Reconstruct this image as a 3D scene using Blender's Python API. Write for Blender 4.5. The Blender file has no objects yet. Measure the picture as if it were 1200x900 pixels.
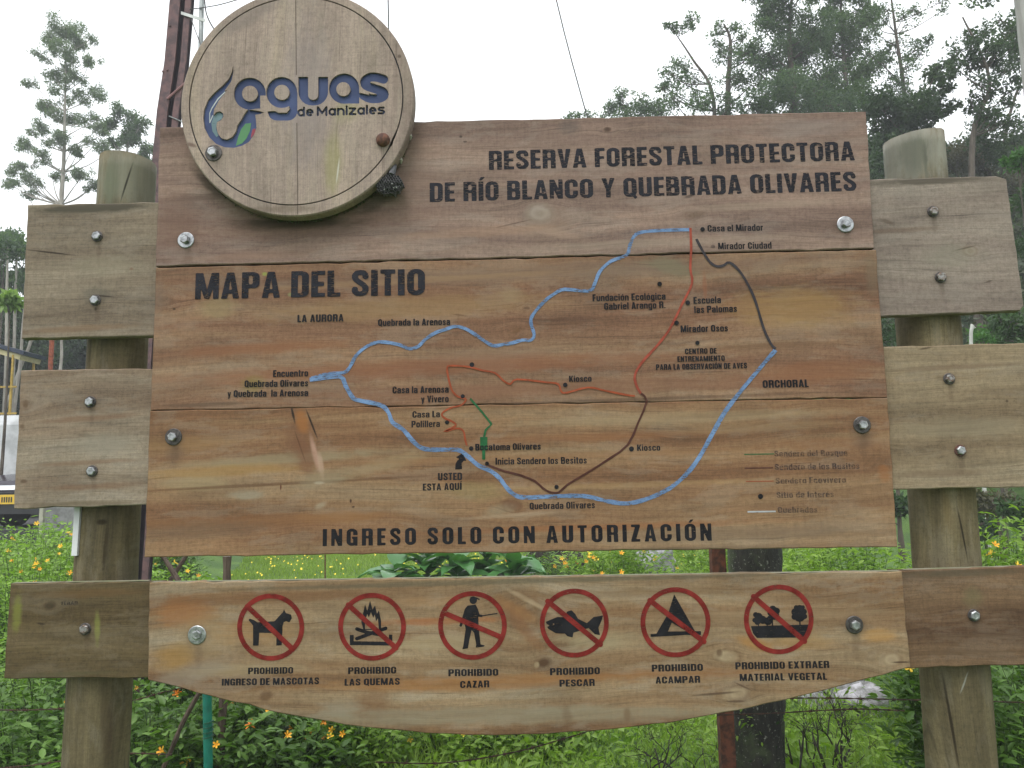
import bpy, math, random
import numpy as np
from mathutils import Vector, Matrix
random.seed(7); rng = np.random.default_rng(7)
sc = bpy.context.scene
C = sc.collection

# ------------------------------------------------------------------ camera
F0 = 924.0                                   # focal length in photo pixels (1200 wide)
PITCH, ROLL, YAW = (math.radians(a) for a in (7.168, -1.008, -1.068))
CAM = np.array([0.0, -2.5, 1.55])
def cam_axes():
    f = np.array([math.sin(YAW)*math.cos(PITCH), math.cos(YAW)*math.cos(PITCH), math.sin(PITCH)])
    r = np.array([math.cos(YAW), -math.sin(YAW), 0.0]); u = np.cross(r, f)
    return r*math.cos(ROLL)+u*math.sin(ROLL), -r*math.sin(ROLL)+u*math.cos(ROLL), f
RI, UP, FW = cam_axes()
cam = bpy.data.objects.new('camera', bpy.data.cameras.new('camera')); C.objects.link(cam)
cam.matrix_world = Matrix(((RI[0], UP[0], -FW[0], CAM[0]), (RI[1], UP[1], -FW[1], CAM[1]), (RI[2], UP[2], -FW[2], CAM[2]), (0, 0, 0, 1)))
cam.data.sensor_width = 36; cam.data.lens = F0/1200*36
cam.data.clip_start = 0.05; cam.data.clip_end = 2000
sc.camera = cam
def U(px, py, Y=0.0):
    """survey helper: the place on the upright plane y=Y seen at photo pixel (px, py)"""
    d = RI*(px-600)/F0 - UP*(py-450)/F0 + FW
    return Vector(CAM + d*(Y-CAM[1])/d[1])
def PXM(Y): return F0/(Y+2.5)

# ------------------------------------------------------------------ sky, sun, exposure
w = bpy.data.worlds.new('World'); sc.world = w; w.use_nodes = True
nt = w.node_tree; nt.nodes.clear()
sky = nt.nodes.new('ShaderNodeTexSky'); sky.sky_type = 'NISHITA'; sky.sun_disc = False
sky.sun_elevation = math.radians(58); sky.sun_rotation = math.radians(200)
sky.air_density = 1.0; sky.dust_density = 6.0; sky.ozone_density = 1.0; sky.altitude = 1800
hs = nt.nodes.new('ShaderNodeHueSaturation'); hs.inputs['Saturation'].default_value = 0.10
mx = nt.nodes.new('ShaderNodeMix'); mx.data_type = 'RGBA'; mx.inputs['Factor'].default_value = 0.7
mx.inputs[7].default_value = (11.6, 12.0, 12.4, 1)       # even cloud layer
bg = nt.nodes.new('ShaderNodeBackground'); bg.inputs['Strength'].default_value = 0.105
ow = nt.nodes.new('ShaderNodeOutputWorld')
nt.links.new(sky.outputs[0], hs.inputs['Color']); nt.links.new(hs.outputs[0], mx.inputs[6])
nt.links.new(mx.outputs[2], bg.inputs['Color']); nt.links.new(bg.outputs[0], ow.inputs[0])
sun = bpy.data.objects.new('sun', bpy.data.lights.new('sun', 'SUN')); C.objects.link(sun)
sun.data.energy = 1.2; sun.data.angle = math.radians(25); sun.data.color = (1, 0.97, 0.93)
az, el = math.radians(200), math.radians(58)
sd = Vector((math.sin(az)*math.cos(el), math.cos(az)*math.cos(el), math.sin(el)))
sun.rotation_euler = sd.to_track_quat('Z', 'Y').to_euler(); sun.location = (0, 0, 30)
sc.view_settings.view_transform = 'Standard'; sc.view_settings.look = 'None'
sc.view_settings.exposure = 0.82; sc.view_settings.gamma = 1.0

# ------------------------------------------------------------------ object helpers
def link_mesh(name, me, mat=None, parent=None, smooth=False):
    o = bpy.data.objects.new(name, me); C.objects.link(o)
    if mat: me.materials.append(mat)
    if smooth: me.polygons.foreach_set('use_smooth', [True]*len(me.polygons))
    if parent:
        o.parent = parent
        top = parent
        off = Vector(parent.location)
        if parent.parent and parent.type == 'MESH': off = Vector((0, 0, 0))
        o.location = -off if parent.type == 'EMPTY' else (0, 0, 0)
    return o
def pymesh(name, verts, faces, mat=None, parent=None, smooth=False):
    me = bpy.data.meshes.new(name); me.from_pydata([tuple(v) for v in verts], [], faces); me.update()
    return link_mesh(name, me, mat, parent, smooth)
def fast(name, V, Fc, mat=None, parent=None, smooth=False, k=3):
    """numpy mesh: V (n,3), Fc (m,k)"""
    me = bpy.data.meshes.new(name); n, m = len(V), len(Fc)
    me.vertices.add(n); me.vertices.foreach_set('co', np.asarray(V, np.float32).ravel())
    me.loops.add(m*k); me.loops.foreach_set('vertex_index', np.asarray(Fc, np.int32).ravel())
    me.polygons.add(m); me.polygons.foreach_set('loop_start', np.arange(0, m*k, k, dtype=np.int32))
    me.polygons.foreach_set('loop_total', np.full(m, k, np.int32))
    me.update(calc_edges=True); me.validate()
    return link_mesh(name, me, mat, parent, smooth)
def thing(name, label, cat, loc=(0, 0, 0), group=None):
    o = bpy.data.objects.new(name, None); C.objects.link(o); o.location = loc; o.empty_display_size = .1
    o['label'] = label; o['category'] = cat
    if group: o['group'] = group
    return o
def tag(o, label, cat, group=None):
    o['label'] = label; o['category'] = cat
    if group: o['group'] = group
    return o
def copy_thing(r, loc, label=None):
    c = r.copy(); C.objects.link(c); c.location = loc
    if label: c['label'] = label
    for ch in r.children:
        d = ch.copy(); C.objects.link(d); d.parent = c
        for g in ch.children:
            e = g.copy(); C.objects.link(e); e.parent = d
    return c
class MB:
    def __init__(s): s.v = []; s.f = []
    def add(s, v, f):
        b = len(s.v); s.v += [tuple(p) for p in v]; s.f += [[i+b for i in q] for q in f]
    def box(s, c, d, rot=None):
        c = Vector(c); vs = []
        for x in (-1, 1):
            for y in (-1, 1):
                for z in (-1, 1):
                    p = Vector((x*d[0]/2, y*d[1]/2, z*d[2]/2))
                    if rot: p = rot @ p
                    vs.append(c+p)
        s.add(vs, [[0, 1, 3, 2], [4, 6, 7, 5], [0, 4, 5, 1], [2, 3, 7, 6], [0, 2, 6, 4], [1, 5, 7, 3]])
    def tube(s, pts, radii, n=8, cap=True, jit=0):
        pts = [Vector(p) for p in pts]; vs = []; fs = []
        if not hasattr(radii, '__len__'): radii = [radii]*len(pts)
        ref = None
        for i, p in enumerate(pts):
            t = (pts[min(i+1, len(pts)-1)]-pts[max(i-1, 0)]).normalized()
            if ref is None: ref = t.orthogonal().normalized()
            a = (ref - t*ref.dot(t)).normalized(); ref = a; b = t.cross(a)
            for k in range(n):
                an = 2*math.pi*k/n; r = radii[i]*(1+random.uniform(-jit, jit))
                vs.append(p+(a*math.cos(an)+b*math.sin(an))*r)
        for i in range(len(pts)-1):
            for k in range(n):
                fs.append([i*n+k, i*n+(k+1) % n, (i+1)*n+(k+1) % n, (i+1)*n+k])
        if cap: fs += [list(range(n))[::-1], [(len(pts)-1)*n+k for k in range(n)]]
        s.add(vs, fs)
    def build(s, name, mat, parent=None, smooth=False): return pymesh(name, s.v, s.f, mat, parent, smooth)

# ------------------------------------------------------------------ materials
def newmat(name):
    m = bpy.data.materials.new(name); m.use_nodes = True; nt = m.node_tree
    return m, nt, nt.nodes['Principled BSDF']
class N:
    """tiny node-graph helper"""
    def __init__(s, nt): s.nt = nt; s.l = nt.links
    def new(s, t, **kw):
        n = s.nt.nodes.new(t)
        for k, v in kw.items(): setattr(n, k, v)
        return n
    def put(s, inp, v):
        if hasattr(v, 'links') or isinstance(v, bpy.types.NodeSocket): s.l.new(v, inp)
        else: inp.default_value = v
    def m(s, op, a, b=0.0, c=None, clamp=False):
        n = s.new('ShaderNodeMath', operation=op, use_clamp=clamp); s.put(n.inputs[0], a); s.put(n.inputs[1], b)
        if c is not None: s.put(n.inputs[2], c)
        return n.outputs[0]
    def mix(s, f, a, b, bt='MIX'):
        n = s.new('ShaderNodeMix', data_type='RGBA', blend_type=bt); s.put(n.inputs[0], f)
        s.put(n.inputs[6], a if not isinstance(a, tuple) else (*a, 1)[:4]); s.put(n.inputs[7], b if not isinstance(b, tuple) else (*b, 1)[:4])
        return n.outputs[2]
    def comb(s, x, y, z=0.0):
        n = s.new('ShaderNodeCombineXYZ'); s.put(n.inputs[0], x); s.put(n.inputs[1], y); s.put(n.inputs[2], z); return n.outputs[0]
    def noise(s, vec, scale, detail=3, rough=.5, dist=0, dim='3D'):
        n = s.new('ShaderNodeTexNoise', noise_dimensions=dim)
        if vec is not None: s.l.new(vec, n.inputs['Vector'])
        n.inputs['Scale'].default_value = scale; n.inputs['Detail'].default_value = detail
        n.inputs['Roughness'].default_value = rough; n.inputs['Distortion'].default_value = dist
        return n.outputs['Fac']
    def ramp(s, f, stops, interp='LINEAR'):
        n = s.new('ShaderNodeValToRGB'); s.l.new(f, n.inputs[0]); r = n.color_ramp; r.interpolation = interp
        while len(r.elements) < len(stops): r.elements.new(.5)
        for e, (p, c) in zip(r.elements, stops):
            e.position = p; e.color = (*c, 1) if hasattr(c, '__len__') else (c, c, c, 1)
        return n.outputs[0]
    def sstep(s, v, a, b):
        n = s.new('ShaderNodeMapRange', interpolation_type='SMOOTHSTEP'); s.put(n.inputs[0], v)
        n.inputs[1].default_value = a; n.inputs[2].default_value = b; n.inputs[3].default_value = 0; n.inputs[4].default_value = 1
        return n.outputs[0]
    def bump(s, h, strength, dist):
        n = s.new('ShaderNodeBump'); n.inputs['Strength'].default_value = strength; n.inputs['Distance'].default_value = dist
        s.l.new(h, n.inputs['Height']); return n.outputs[0]
def srgb(r, g, b, k=1.0):
    return tuple(k*((c/255/12.92) if c/255 <= .04045 else ((c/255+.055)/1.055)**2.4) for c in (r, g, b))

WK = 0.78
def wood(name, cols, marks=(), seed=0.0, vertical=False, grainy=1.0, knots=(), Y=0.0, rough=.8, spec=.16, green=0.0, bandscale=9):
    """cols: 3-5 sRGB tones of the board; marks: (px,py,rx,ry,rot,colour,strength,edge) weathering and a little painted shade, each with its own place
    on the board; knots: (px,py,r) the grain bends round them"""
    m, nt, p = newmat(name); g = N(nt)
    tc = g.new('ShaderNodeTexCoord'); sep = g.new('ShaderNodeSeparateXYZ'); g.l.new(tc.outputs['Object'], sep.inputs[0])
    x, y, z = sep.outputs
    u, v = (z, x) if vertical else (x, z)
    off = seed*3.7
    base = g.comb(g.m('ADD', u, off), v, g.m('MULTIPLY', y, 1.0))
    wav = g.noise(g.comb(g.m('MULTIPLY_ADD', u, 1.1, off), g.m('MULTIPLY', v, 3.0), y), 1.0, 3)
    v2 = g.m('MULTIPLY_ADD', g.m('SUBTRACT', wav, .5), .10, v)
    u2 = u
    kd = []
    for (kx, ky, kr) in knots:
        c = U(kx, ky, Y); r = kr/PXM(Y)
        cu, cv = (c.z, c.x) if vertical else (c.x, c.z)
        du = g.m('DIVIDE', g.m('SUBTRACT', u, cu), r*2.6); dv = g.m('DIVIDE', g.m('SUBTRACT', v, cv), r*1.5)
        d2 = g.m('ADD', g.m('MULTIPLY', du, du), g.m('MULTIPLY', dv, dv))
        ga = g.m('EXPONENT', g.m('MULTIPLY', d2, -1.0))
        v2 = g.m('ADD', v2, g.m('MULTIPLY', g.m('MULTIPLY', ga, dv), -r*1.6))
        kd.append((g.m('SQRT', g.m('ADD', g.m('POWER', g.m('MULTIPLY', du, 2.0), 2.0), g.m('POWER', g.m('MULTIPLY', dv, 1.5), 2.0))), r))
    uo = g.m('ADD', u2, off)
    band = g.noise(g.comb(g.m('MULTIPLY', uo, .55), g.m('MULTIPLY', v2, bandscale), g.m('MULTIPLY', y, 4)), 1.0, 4, .55)
    grain = g.noise(g.comb(g.m('MULTIPLY', uo, 1.6), g.m('MULTIPLY', v2, 60), g.m('MULTIPLY', y, 30)), 1.0, 5, .6)
    fine = g.noise(g.comb(g.m('MULTIPLY', uo, 9), g.m('MULTIPLY', v2, 330), g.m('MULTIPLY', y, 120)), 1.0, 3, .6)
    blot = g.noise(g.comb(g.m('MULTIPLY', uo, 3.2), g.m('MULTIPLY', v2, 9), off), 1.0, 4, .6)
    spk = g.noise(base, 260, 2, .6)
    n = len(cols)
    col = g.ramp(band, [(.28+.44*i/(n-1), srgb(*c, WK)) for i, c in enumerate(cols)])
    col = g.mix(1.0, col, g.ramp(grain, [(.3, .84*grainy+(1-grainy)), (.5, 1.0), (.72, 1.06)]), 'MULTIPLY')
    col = g.mix(1.0, col, g.ramp(fine, [(.3, .78), (.55, 1.0), (.75, 1.10)]), 'MULTIPLY')
    saw = g.noise(g.comb(g.m('MULTIPLY', u, 150), g.m('MULTIPLY', v, 9), off), 1.0, 2, .6)
    col = g.mix(1.0, col, g.ramp(saw, [(.3, .93), (.5, 1.0), (.7, 1.05)]), 'MULTIPLY')
    iso = g.noise(base, 75, 4, .7)
    col = g.mix(1.0, col, g.ramp(iso, [(.3, .80), (.5, 1.0), (.7, 1.12)]), 'MULTIPLY')
    film = g.sstep(g.noise(g.comb(g.m('MULTIPLY', uo, 4.5), g.m('MULTIPLY', v2, 16), g.m('ADD', off, 5.0)), 1.0, 6, .68), .50, .60)
    col = g.mix(g.m('MULTIPLY', film, .24), col, srgb(*[min(255, int(q*.55+w*.45)) for q, w in zip(cols[-1], (156, 150, 140))], WK))
    vein = g.noise(g.comb(g.m('MULTIPLY', uo, 2.4), g.m('MULTIPLY', v2, 120), g.m('ADD', off, 9.0)), 1.0, 3, .6)
    col = g.mix(g.m('MULTIPLY', g.sstep(vein, .62, .70), .35), col, srgb(*[int(q*.62) for q in cols[0]], WK))
    col = g.mix(1.0, col, g.ramp(blot, [(.3, .76), (.5, 1.0), (.7, 1.12)]), 'MULTIPLY')
    col = g.mix(1.0, col, g.ramp(spk, [(.25, .74), (.42, 1.0), (.8, 1.10)]), 'MULTIPLY')
    pit = g.noise(g.comb(g.m('MULTIPLY', u, .35), v, y), 420, 2, .7)
    col = g.mix(1.0, col, g.ramp(pit, [(.26, .66), (.36, 1.0), (.7, 1.0), (.8, 1.12)]), 'MULTIPLY')
    e1 = g.noise(g.comb(g.m('MULTIPLY', uo, 14), g.m('MULTIPLY', v2, 48), off), 1.0, 6, .7)
    bolts_ = [(114, 277), (112, 352), (106, 471), (108, 552), (100, 737), (1093, 248), (1102, 325), (1112, 444), (1125, 528), (1141, 721), (218, 281), (203, 512), (990, 263), (1010, 498), (231, 744), (1001, 732)]
    rng_b = {1: (10, 12), 2: (), 3: (11, 13), 4: (14, 15), 11: (0, 1), 12: (2, 3), 13: (4,), 14: (5, 6), 15: (7, 8), 16: (9,)}.get(int(seed), ())
    extra = []
    for bi in rng_b:
        bx_, by_ = bolts_[bi]; big_ = 1.5 if bi > 9 else 1.0
        extra += [(bx_, by_+1, 11*big_, 9*big_, 0, (74, 62, 52), .4, .8), (bx_+2, by_+15*big_, 4*big_, 14*big_, 0, (84, 66, 52), .24, 1.0)]
    for (mx_, my_, rx, ry, rot, c, st, ed) in list(marks)+extra:
        q = U(mx_, my_, Y); k = PXM(Y); ca, sa = math.cos(math.radians(rot)), math.sin(math.radians(rot))
        ax = g.m('SUBTRACT', x, q.x); az_ = g.m('SUBTRACT', z, q.z)
        a = g.m('MULTIPLY', g.m('ADD', g.m('MULTIPLY', ax, ca), g.m('MULTIPLY', az_, sa)), k/rx)
        b = g.m('MULTIPLY', g.m('SUBTRACT', g.m('MULTIPLY', az_, ca), g.m('MULTIPLY', ax, sa)), k/ry)
        d = g.m('SQRT', g.m('ADD', g.m('MULTIPLY', a, a), g.m('MULTIPLY', b, b)))
        d = g.m('ADD', d, g.m('MULTIPLY', g.m('SUBTRACT', e1, .5), ed))
        fac = g.m('MULTIPLY', g.m('MULTIPLY', g.m('SUBTRACT', 1.0, g.sstep(d, .35, 1.15)), min(1, st*(1.0 if ed < .9 else 1.05))), g.m('MULTIPLY_ADD', grain, .5 if ed < .9 else 1.1, .72 if ed < .9 else .42))
        col = g.mix(fac, col, srgb(*c, WK))
    for (d, r) in kd:
        d = g.m('ADD', d, g.m('MULTIPLY', g.m('SUBTRACT', e1, .5), .9)); rings = g.m('SINE', g.m('MULTIPLY', d, 10.0))
        f = g.m('MULTIPLY', g.m('SUBTRACT', 1.0, g.sstep(d, .7, 1.4)), g.m('MULTIPLY_ADD', rings, .10, .14))
        col = g.mix(f, col, srgb(86, 62, 44))
    g.l.new(col, p.inputs['Base Color'])
    h = g.m('ADD', g.m('MULTIPLY', grain, .6), g.m('MULTIPLY', fine, .5))
    g.l.new(g.bump(h, .55, .0016), p.inputs['Normal'])
    g.l.new(g.ramp(blot, [(.3, rough-.1), (.7, rough+.08)]), p.inputs['Roughness'])
    p.inputs['Specular IOR Level'].default_value = spec
    return m
def paint(name, col, wear=.35, scale=160, var=.15, rough=.6, floor=0.0, dark=None):
    """thin worn paint film; where it has flaked off the wood shows"""
    m, nt, p = newmat(name); g = N(nt)
    tc = g.new('ShaderNodeTexCoord'); sep = g.new('ShaderNodeSeparateXYZ'); g.l.new(tc.outputs['Object'], sep.inputs[0])
    x, y, z = sep.outputs
    st = g.comb(g.m('MULTIPLY', x, .18), z, y)
    n1 = g.noise(st, scale*2.2, 3, .6); n2 = g.noise(tc.outputs['Object'], scale*.13, 3, .6); n3 = g.noise(tc.outputs['Object'], scale*3, 2, .6)
    c = g.mix(g.sstep(n2, .35, .7), tuple(v*(1-var) for v in col), tuple(min(1, v*(1+var)+.004) for v in col))
    if dark: c = g.mix(g.sstep(n3, .6, .68), c, dark)
    g.l.new(c, p.inputs['Base Color']); p.inputs['Roughness'].default_value = rough
    p.inputs['Specular IOR Level'].default_value = .15
    f = g.m('ADD', g.m('MULTIPLY', n1, .6), g.m('ADD', g.m('MULTIPLY', n2, .25), g.m('MULTIPLY', n3, .15)))
    th = .30+.30*wear
    holes = g.m('SUBTRACT', 1.0, g.sstep(f, th-.05, th+.05))
    holes = g.m('MAXIMUM', g.m('MULTIPLY', holes, .8), floor)
    tr = g.new('ShaderNodeBsdfTransparent'); ms = g.new('ShaderNodeMixShader')
    g.l.new(holes, ms.inputs[0]); g.l.new(p.outputs[0], ms.inputs[1]); g.l.new(tr.outputs[0], ms.inputs[2])
    g.l.new(ms.outputs[0], nt.nodes['Material Output'].inputs[0])
    return m
def plain(name, col, rough=.6, metal=0.0, var=.25, scale=8, bump=0.0, col2=None, spec=.4):
    m, nt, p = newmat(name); g = N(nt)
    tc = g.new('ShaderNodeTexCoord'); n = g.noise(tc.outputs['Object'], scale, 5, .6)
    c2 = col2 or tuple(v*(1-var) for v in col)
    g.l.new(g.mix(g.sstep(n, .38, .64), tuple(col), tuple(c2)), p.inputs['Base Color'])
    p.inputs['Roughness'].default_value = rough; p.inputs['Metallic'].default_value = metal
    p.inputs['Specular IOR Level'].default_value = spec
    if bump: g.l.new(g.bump(n, .6, bump), p.inputs['Normal'])
    return m
def leafmat(name, cols, trans=.35, rough=.5, spec=.3):
    m, nt, p = newmat(name); g = N(nt)
    ge = g.new('ShaderNodeNewGeometry')
    tc = g.new('ShaderNodeTexCoord'); big = g.noise(tc.outputs['Object'], .9, 2, .5)
    f = g.m('ADD', g.m('MULTIPLY', ge.outputs['Random Per Island'], .62), g.m('MULTIPLY', g.sstep(big, .3, .7), .38))
    k = len(cols)
    col = g.ramp(f, [(i/(k-1)*.9+.05, c) for i, c in enumerate(cols)])
    g.l.new(col, p.inputs['Base Color']); p.inputs['Roughness'].default_value = rough; p.inputs['Specular IOR Level'].default_value = spec
    tl = g.new('ShaderNodeBsdfTranslucent'); g.l.new(g.mix(1.0, col, (1.3, 1.5, .6), 'MULTIPLY'), tl.inputs[0])
    ms = g.new('ShaderNodeMixShader'); ms.inputs[0].default_value = trans
    g.l.new(p.outputs[0], ms.inputs[1]); g.l.new(tl.outputs[0], ms.inputs[2]); g.l.new(ms.outputs[0], nt.nodes['Material Output'].inputs[0])
    return m
def bark(name, c1, c2, moss=None, scale=14, bump=.01):
    m, nt, p = newmat(name); g = N(nt)
    tc = g.new('ShaderNodeTexCoord'); mp = g.new('ShaderNodeMapping'); mp.inputs['Scale'].default_value = (1, 1, .22)
    g.l.new(tc.outputs['Object'], mp.inputs[0]); n = g.noise(mp.outputs[0], scale, 6, .65)
    c = g.mix(g.sstep(n, .35, .65), c1, c2)
    if moss: c = g.mix(g.sstep(g.noise(tc.outputs['Object'], 5, 4, .6), .5, .62), c, moss)
    if moss: c = g.mix(g.sstep(g.noise(tc.outputs['Object'], 70, 4, .7), .60, .66), c, (.20, .20, .17))
    g.l.new(c, p.inputs['Base Color']); p.inputs['Roughness'].default_value = .9
    g.l.new(g.bump(n, .8, bump), p.inputs['Normal']); return m

# ------------------------------------------------------------------ shape rasteriser (letters, carving)
def inpoly(P, X, Z):
    r = np.zeros(X.shape, bool); n = len(P)
    for i in range(n):
        x1, y1 = P[i]; x2, y2 = P[(i+1) % n]
        if y1 == y2: continue
        c = ((Z >= min(y1, y2)) & (Z < max(y1, y2)))
        r ^= c & (X < (x2-x1)*(Z-y1)/(y2-y1)+x1)
    return r
def rr(x0, y0, x1, y1, r, n=6):
    r = min(r, (x1-x0)/2, (y1-y0)/2); o = []
    for cx, cy, a in ((x1-r, y1-r, 0), (x0+r, y1-r, 90), (x0+r, y0+r, 180), (x1-r, y0+r, 270)):
        for k in range(n+1):
            t = math.radians(a+90*k/n); o.append((cx+r*math.cos(t), cy+r*math.sin(t)))
    return o
def rc(x0, y0, x1, y1): return [(x0, y0), (x1, y0), (x1, y1), (x0, y1)]
def circ(cx, cy, rx, ry=None, n=28):
    ry = ry or rx; return [(cx+rx*math.cos(2*math.pi*k/n), cy+ry*math.sin(2*math.pi*k/n)) for k in range(n)]
def stroke_mask(pts, wd, X, Z):
    r = np.zeros(X.shape, bool)
    for (a, b), (c, d) in zip(pts[:-1], pts[1:]):
        L = (c-a)**2+(d-b)**2 or 1e-9
        t = np.clip(((X-a)*(c-a)+(Z-b)*(d-b))/L, 0, 1)
        r |= (X-a-t*(c-a))**2+(Z-b-t*(d-b))**2 <= (wd/2)**2
    return r
def raster(ops, X, Z):
    r = np.zeros(X.shape, bool)
    for op in ops:
        k = op[0]
        if k == '+': r |= inpoly(op[1], X, Z)
        elif k == '-': r &= ~inpoly(op[1], X, Z)
        elif k == 's': r |= stroke_mask(op[1], op[2], X, Z)
        elif k == 'S': r &= ~stroke_mask(op[1], op[2], X, Z)
    return r
def field(ops, x0, z0, x1, z1, nx, nz, ss=3):
    """coverage on an (nz+1,nx+1) lattice, antialiased by supersampling"""
    dx, dz = (x1-x0)/nx, (z1-z0)/nz; acc = np.zeros((nz+1, nx+1))
    for i in range(ss):
        for j in range(ss):
            X, Z = np.meshgrid(x0+dx*(np.arange(nx+1)+(i+.5)/ss-.5), z0+dz*(np.arange(nz+1)+(j+.5)/ss-.5))
            acc += raster(ops, X, Z)
    return acc/ss/ss
def march(fl, x0, z0, dx, dz, invert=False):
    """marching squares -> (polys of 2-D points, boundary segments); full cells merged in runs"""
    f = fl-.5
    if invert: f = -f
    nz, nx = f.shape[0]-1, f.shape[1]-1; ins = f > 0
    full = ins[:-1, :-1] & ins[1:, :-1] & ins[:-1, 1:] & ins[1:, 1:]
    anyi = ins[:-1, :-1] | ins[1:, :-1] | ins[:-1, 1:] | ins[1:, 1:]
    polys, segs = [], []
    for j in range(nz):
        i = 0; row = full[j]
        idx = np.flatnonzero(np.diff(np.concatenate(([0], row.view(np.int8), [0]))))
        for a, b in zip(idx[::2], idx[1::2]):
            polys.append([(x0+a*dx, z0+j*dz), (x0+b*dx, z0+j*dz), (x0+b*dx, z0+(j+1)*dz), (x0+a*dx, z0+(j+1)*dz)])
        for i in np.flatnonzero(anyi[j] & ~row):
            cs = [(i, j), (i+1, j), (i+1, j+1), (i, j+1)]; vals = [f[q[1], q[0]] for q in cs]; pl = []; cr = []
            for k in range(4):
                a, b = vals[k], vals[(k+1) % 4]
                if a > 0: pl.append((x0+cs[k][0]*dx, z0+cs[k][1]*dz))
                if (a > 0) != (b > 0):
                    t = a/(a-b); t = min(max(t, .02), .98)
                    q = (x0+(cs[k][0]+t*(cs[(k+1) % 4][0]-cs[k][0]))*dx, z0+(cs[k][1]+t*(cs[(k+1) % 4][1]-cs[k][1]))*dz)
                    pl.append(q); cr.append(q)
            if len(pl) >= 3: polys.append(pl)
            if len(cr) >= 2: segs.append((cr[0], cr[1]))
            if len(cr) == 4: segs.append((cr[2], cr[3]))
    return polys, segs

# ------------------------------------------------------------------ condensed heavy alphabet
W = .54; s = .208
def O_(): return [('+', rr(0, 0, W, 1, .255, 9)), ('-', rr(s, .17, W-s, .83, .065))]
G = {}
G['O'] = (W, O_()); G['Ó'] = (W, O_()+[('+', [(.2, 1.06), (.3, 1.24), (.46, 1.24), (.31, 1.06)])])
G['Q'] = (W, O_()+[('+', [(.26, .2), (.36, .26), (.56, -.02), (.46, -.12)])])
G['C'] = (W, O_()+[('-', rc(.30, .40, .7, .60))])
G['G'] = (W, O_()+[('-', rc(.30, .52, .7, .62)), ('+', rc(.27, .40, W, .53)), ('+', rc(.42, 0, W, .5))])
G['D'] = (W, [('+', rr(0, 0, W, 1, .2)), ('+', rc(0, 0, .3, 1)), ('-', rr(s, .16, W-s, .84, .07)), ('-', rc(s, .16, .27, .84))])
G['B'] = (W, [('+', rr(0, 0, W, .56, .16)), ('+', rr(0, .44, W-.02, 1, .16)), ('+', rc(0, 0, .3, 1)), ('-', rr(s, .15, W-s, .43, .05)), ('-', rr(s, .59, W-s-.01, .85, .05))])
G['P'] = (W, [('+', rr(0, .38, W, 1, .18)), ('+', rc(0, 0, s, 1)), ('+', rc(0, .38, .3, 1)), ('-', rr(s, .54, W-s, .85, .05))])
G['R'] = (W, [('+', rr(0, .42, W, 1, .17)), ('+', rc(0, 0, s, 1)), ('+', rc(0, .42, .3, 1)), ('+', rr(.25, -.2, W, .52, .1)), ('-', rr(s, .56, W-s, .85, .05)), ('-', rc(s, -.3, W-s, .42)), ('-', rc(0, -.4, 1, 0))])
G['E'] = (.42, [('+', rc(0, 0, s, 1)), ('+', rc(0, 0, .42, .16)), ('+', rc(0, .42, .39, .58)), ('+', rc(0, .84, .42, 1))])
G['F'] = (.41, [('+', rc(0, 0, s, 1)), ('+', rc(0, .42, .38, .58)), ('+', rc(0, .84, .41, 1))])
G['L'] = (.40, [('+', rc(0, 0, s, 1)), ('+', rc(0, 0, .40, .16))])
G['I'] = (s, [('+', rc(0, 0, s, 1))]); G['Í'] = (s, [('+', rc(0, 0, s, 1)), ('+', [(.02, 1.06), (.10, 1.24), (.28, 1.24), (.13, 1.06)])])
G['T'] = (.46, [('+', rc(0, .84, .46, 1)), ('+', rc(.135, 0, .325, 1))])
G['H'] = (.53, [('+', rc(0, 0, s, 1)), ('+', rc(.34, 0, .53, 1)), ('+', rc(0, .42, .53, .58))])
G['U'] = (W, [('+', rr(0, 0, W, 1.4, .2)), ('-', rr(s, .16, W-s, 1.6, .07)), ('-', rc(0, 1, 1, 2))])
G['A'] = (.56, [('+', [(0, 0), (.17, 1), (.39, 1), (.56, 0)]), ('-', [(.19, -.01), (.215, .19), (.345, .19), (.37, -.01)]), ('-', [(.235, .34), (.28, .76), (.325, .34)])])
G['V'] = (.54, [('+', [(0, 1), (.2, 1), (.27, .3), (.34, 1), (.54, 1), (.37, 0), (.17, 0)])])
G['Y'] = (.54, [('+', [(0, 1), (.2, 1), (.27, .62), (.34, 1), (.54, 1), (.365, .42), (.365, 0), (.175, 0), (.175, .42)])])
G['X'] = (.54, [('+', [(0, 1), (.2, 1), (.54, 0), (.34, 0)]), ('+', [(.34, 1), (.54, 1), (.2, 0), (0, 0)])])
G['Z'] = (.44, [('+', rc(.01, .84, .44, 1)), ('+', rc(0, 0, .44, .16)), ('+', [(.21, .9), (.44, .9), (.23, .1), (0, .1)])])
G['N'] = (.54, [('+', rc(0, 0, .175, 1)), ('+', rc(.365, 0, .54, 1)), ('+', [(0, 1), (.2, 1), (.54, 0), (.34, 0)])])
G['M'] = (.72, [('+', rc(0, 0, .17, 1)), ('+', rc(.55, 0, .72, 1)), ('+', [(.0, 1), (.23, 1), (.43, 0), (.29, 0)]), ('+', [(.72, 1), (.49, 1), (.29, 0), (.43, 0)])])
G['S'] = (.52, [('s', [(.425, .735), (.415, .82), (.36, .895), (.26, .905), (.16, .89), (.10, .80), (.10, .70), (.15, .61), (.37, .42), (.425, .33), (.425, .22), (.37, .115), (.26, .095), (.16, .11), (.10, .19), (.10, .275)], .185)])
G['K'] = (.54, [('+', rc(0, 0, s, 1)), ('+', [(.19, .35), (.34, 1), (.54, 1), (.3, .3)]), ('+', [(.2, .6), (.34, .62), (.56, 0), (.35, 0)])])
G['.'] = (.17, [('+', rc(0, 0, .17, .17))]); G[' '] = (.22, [])
XH = .74; w_ = .47; t_ = .182
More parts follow.
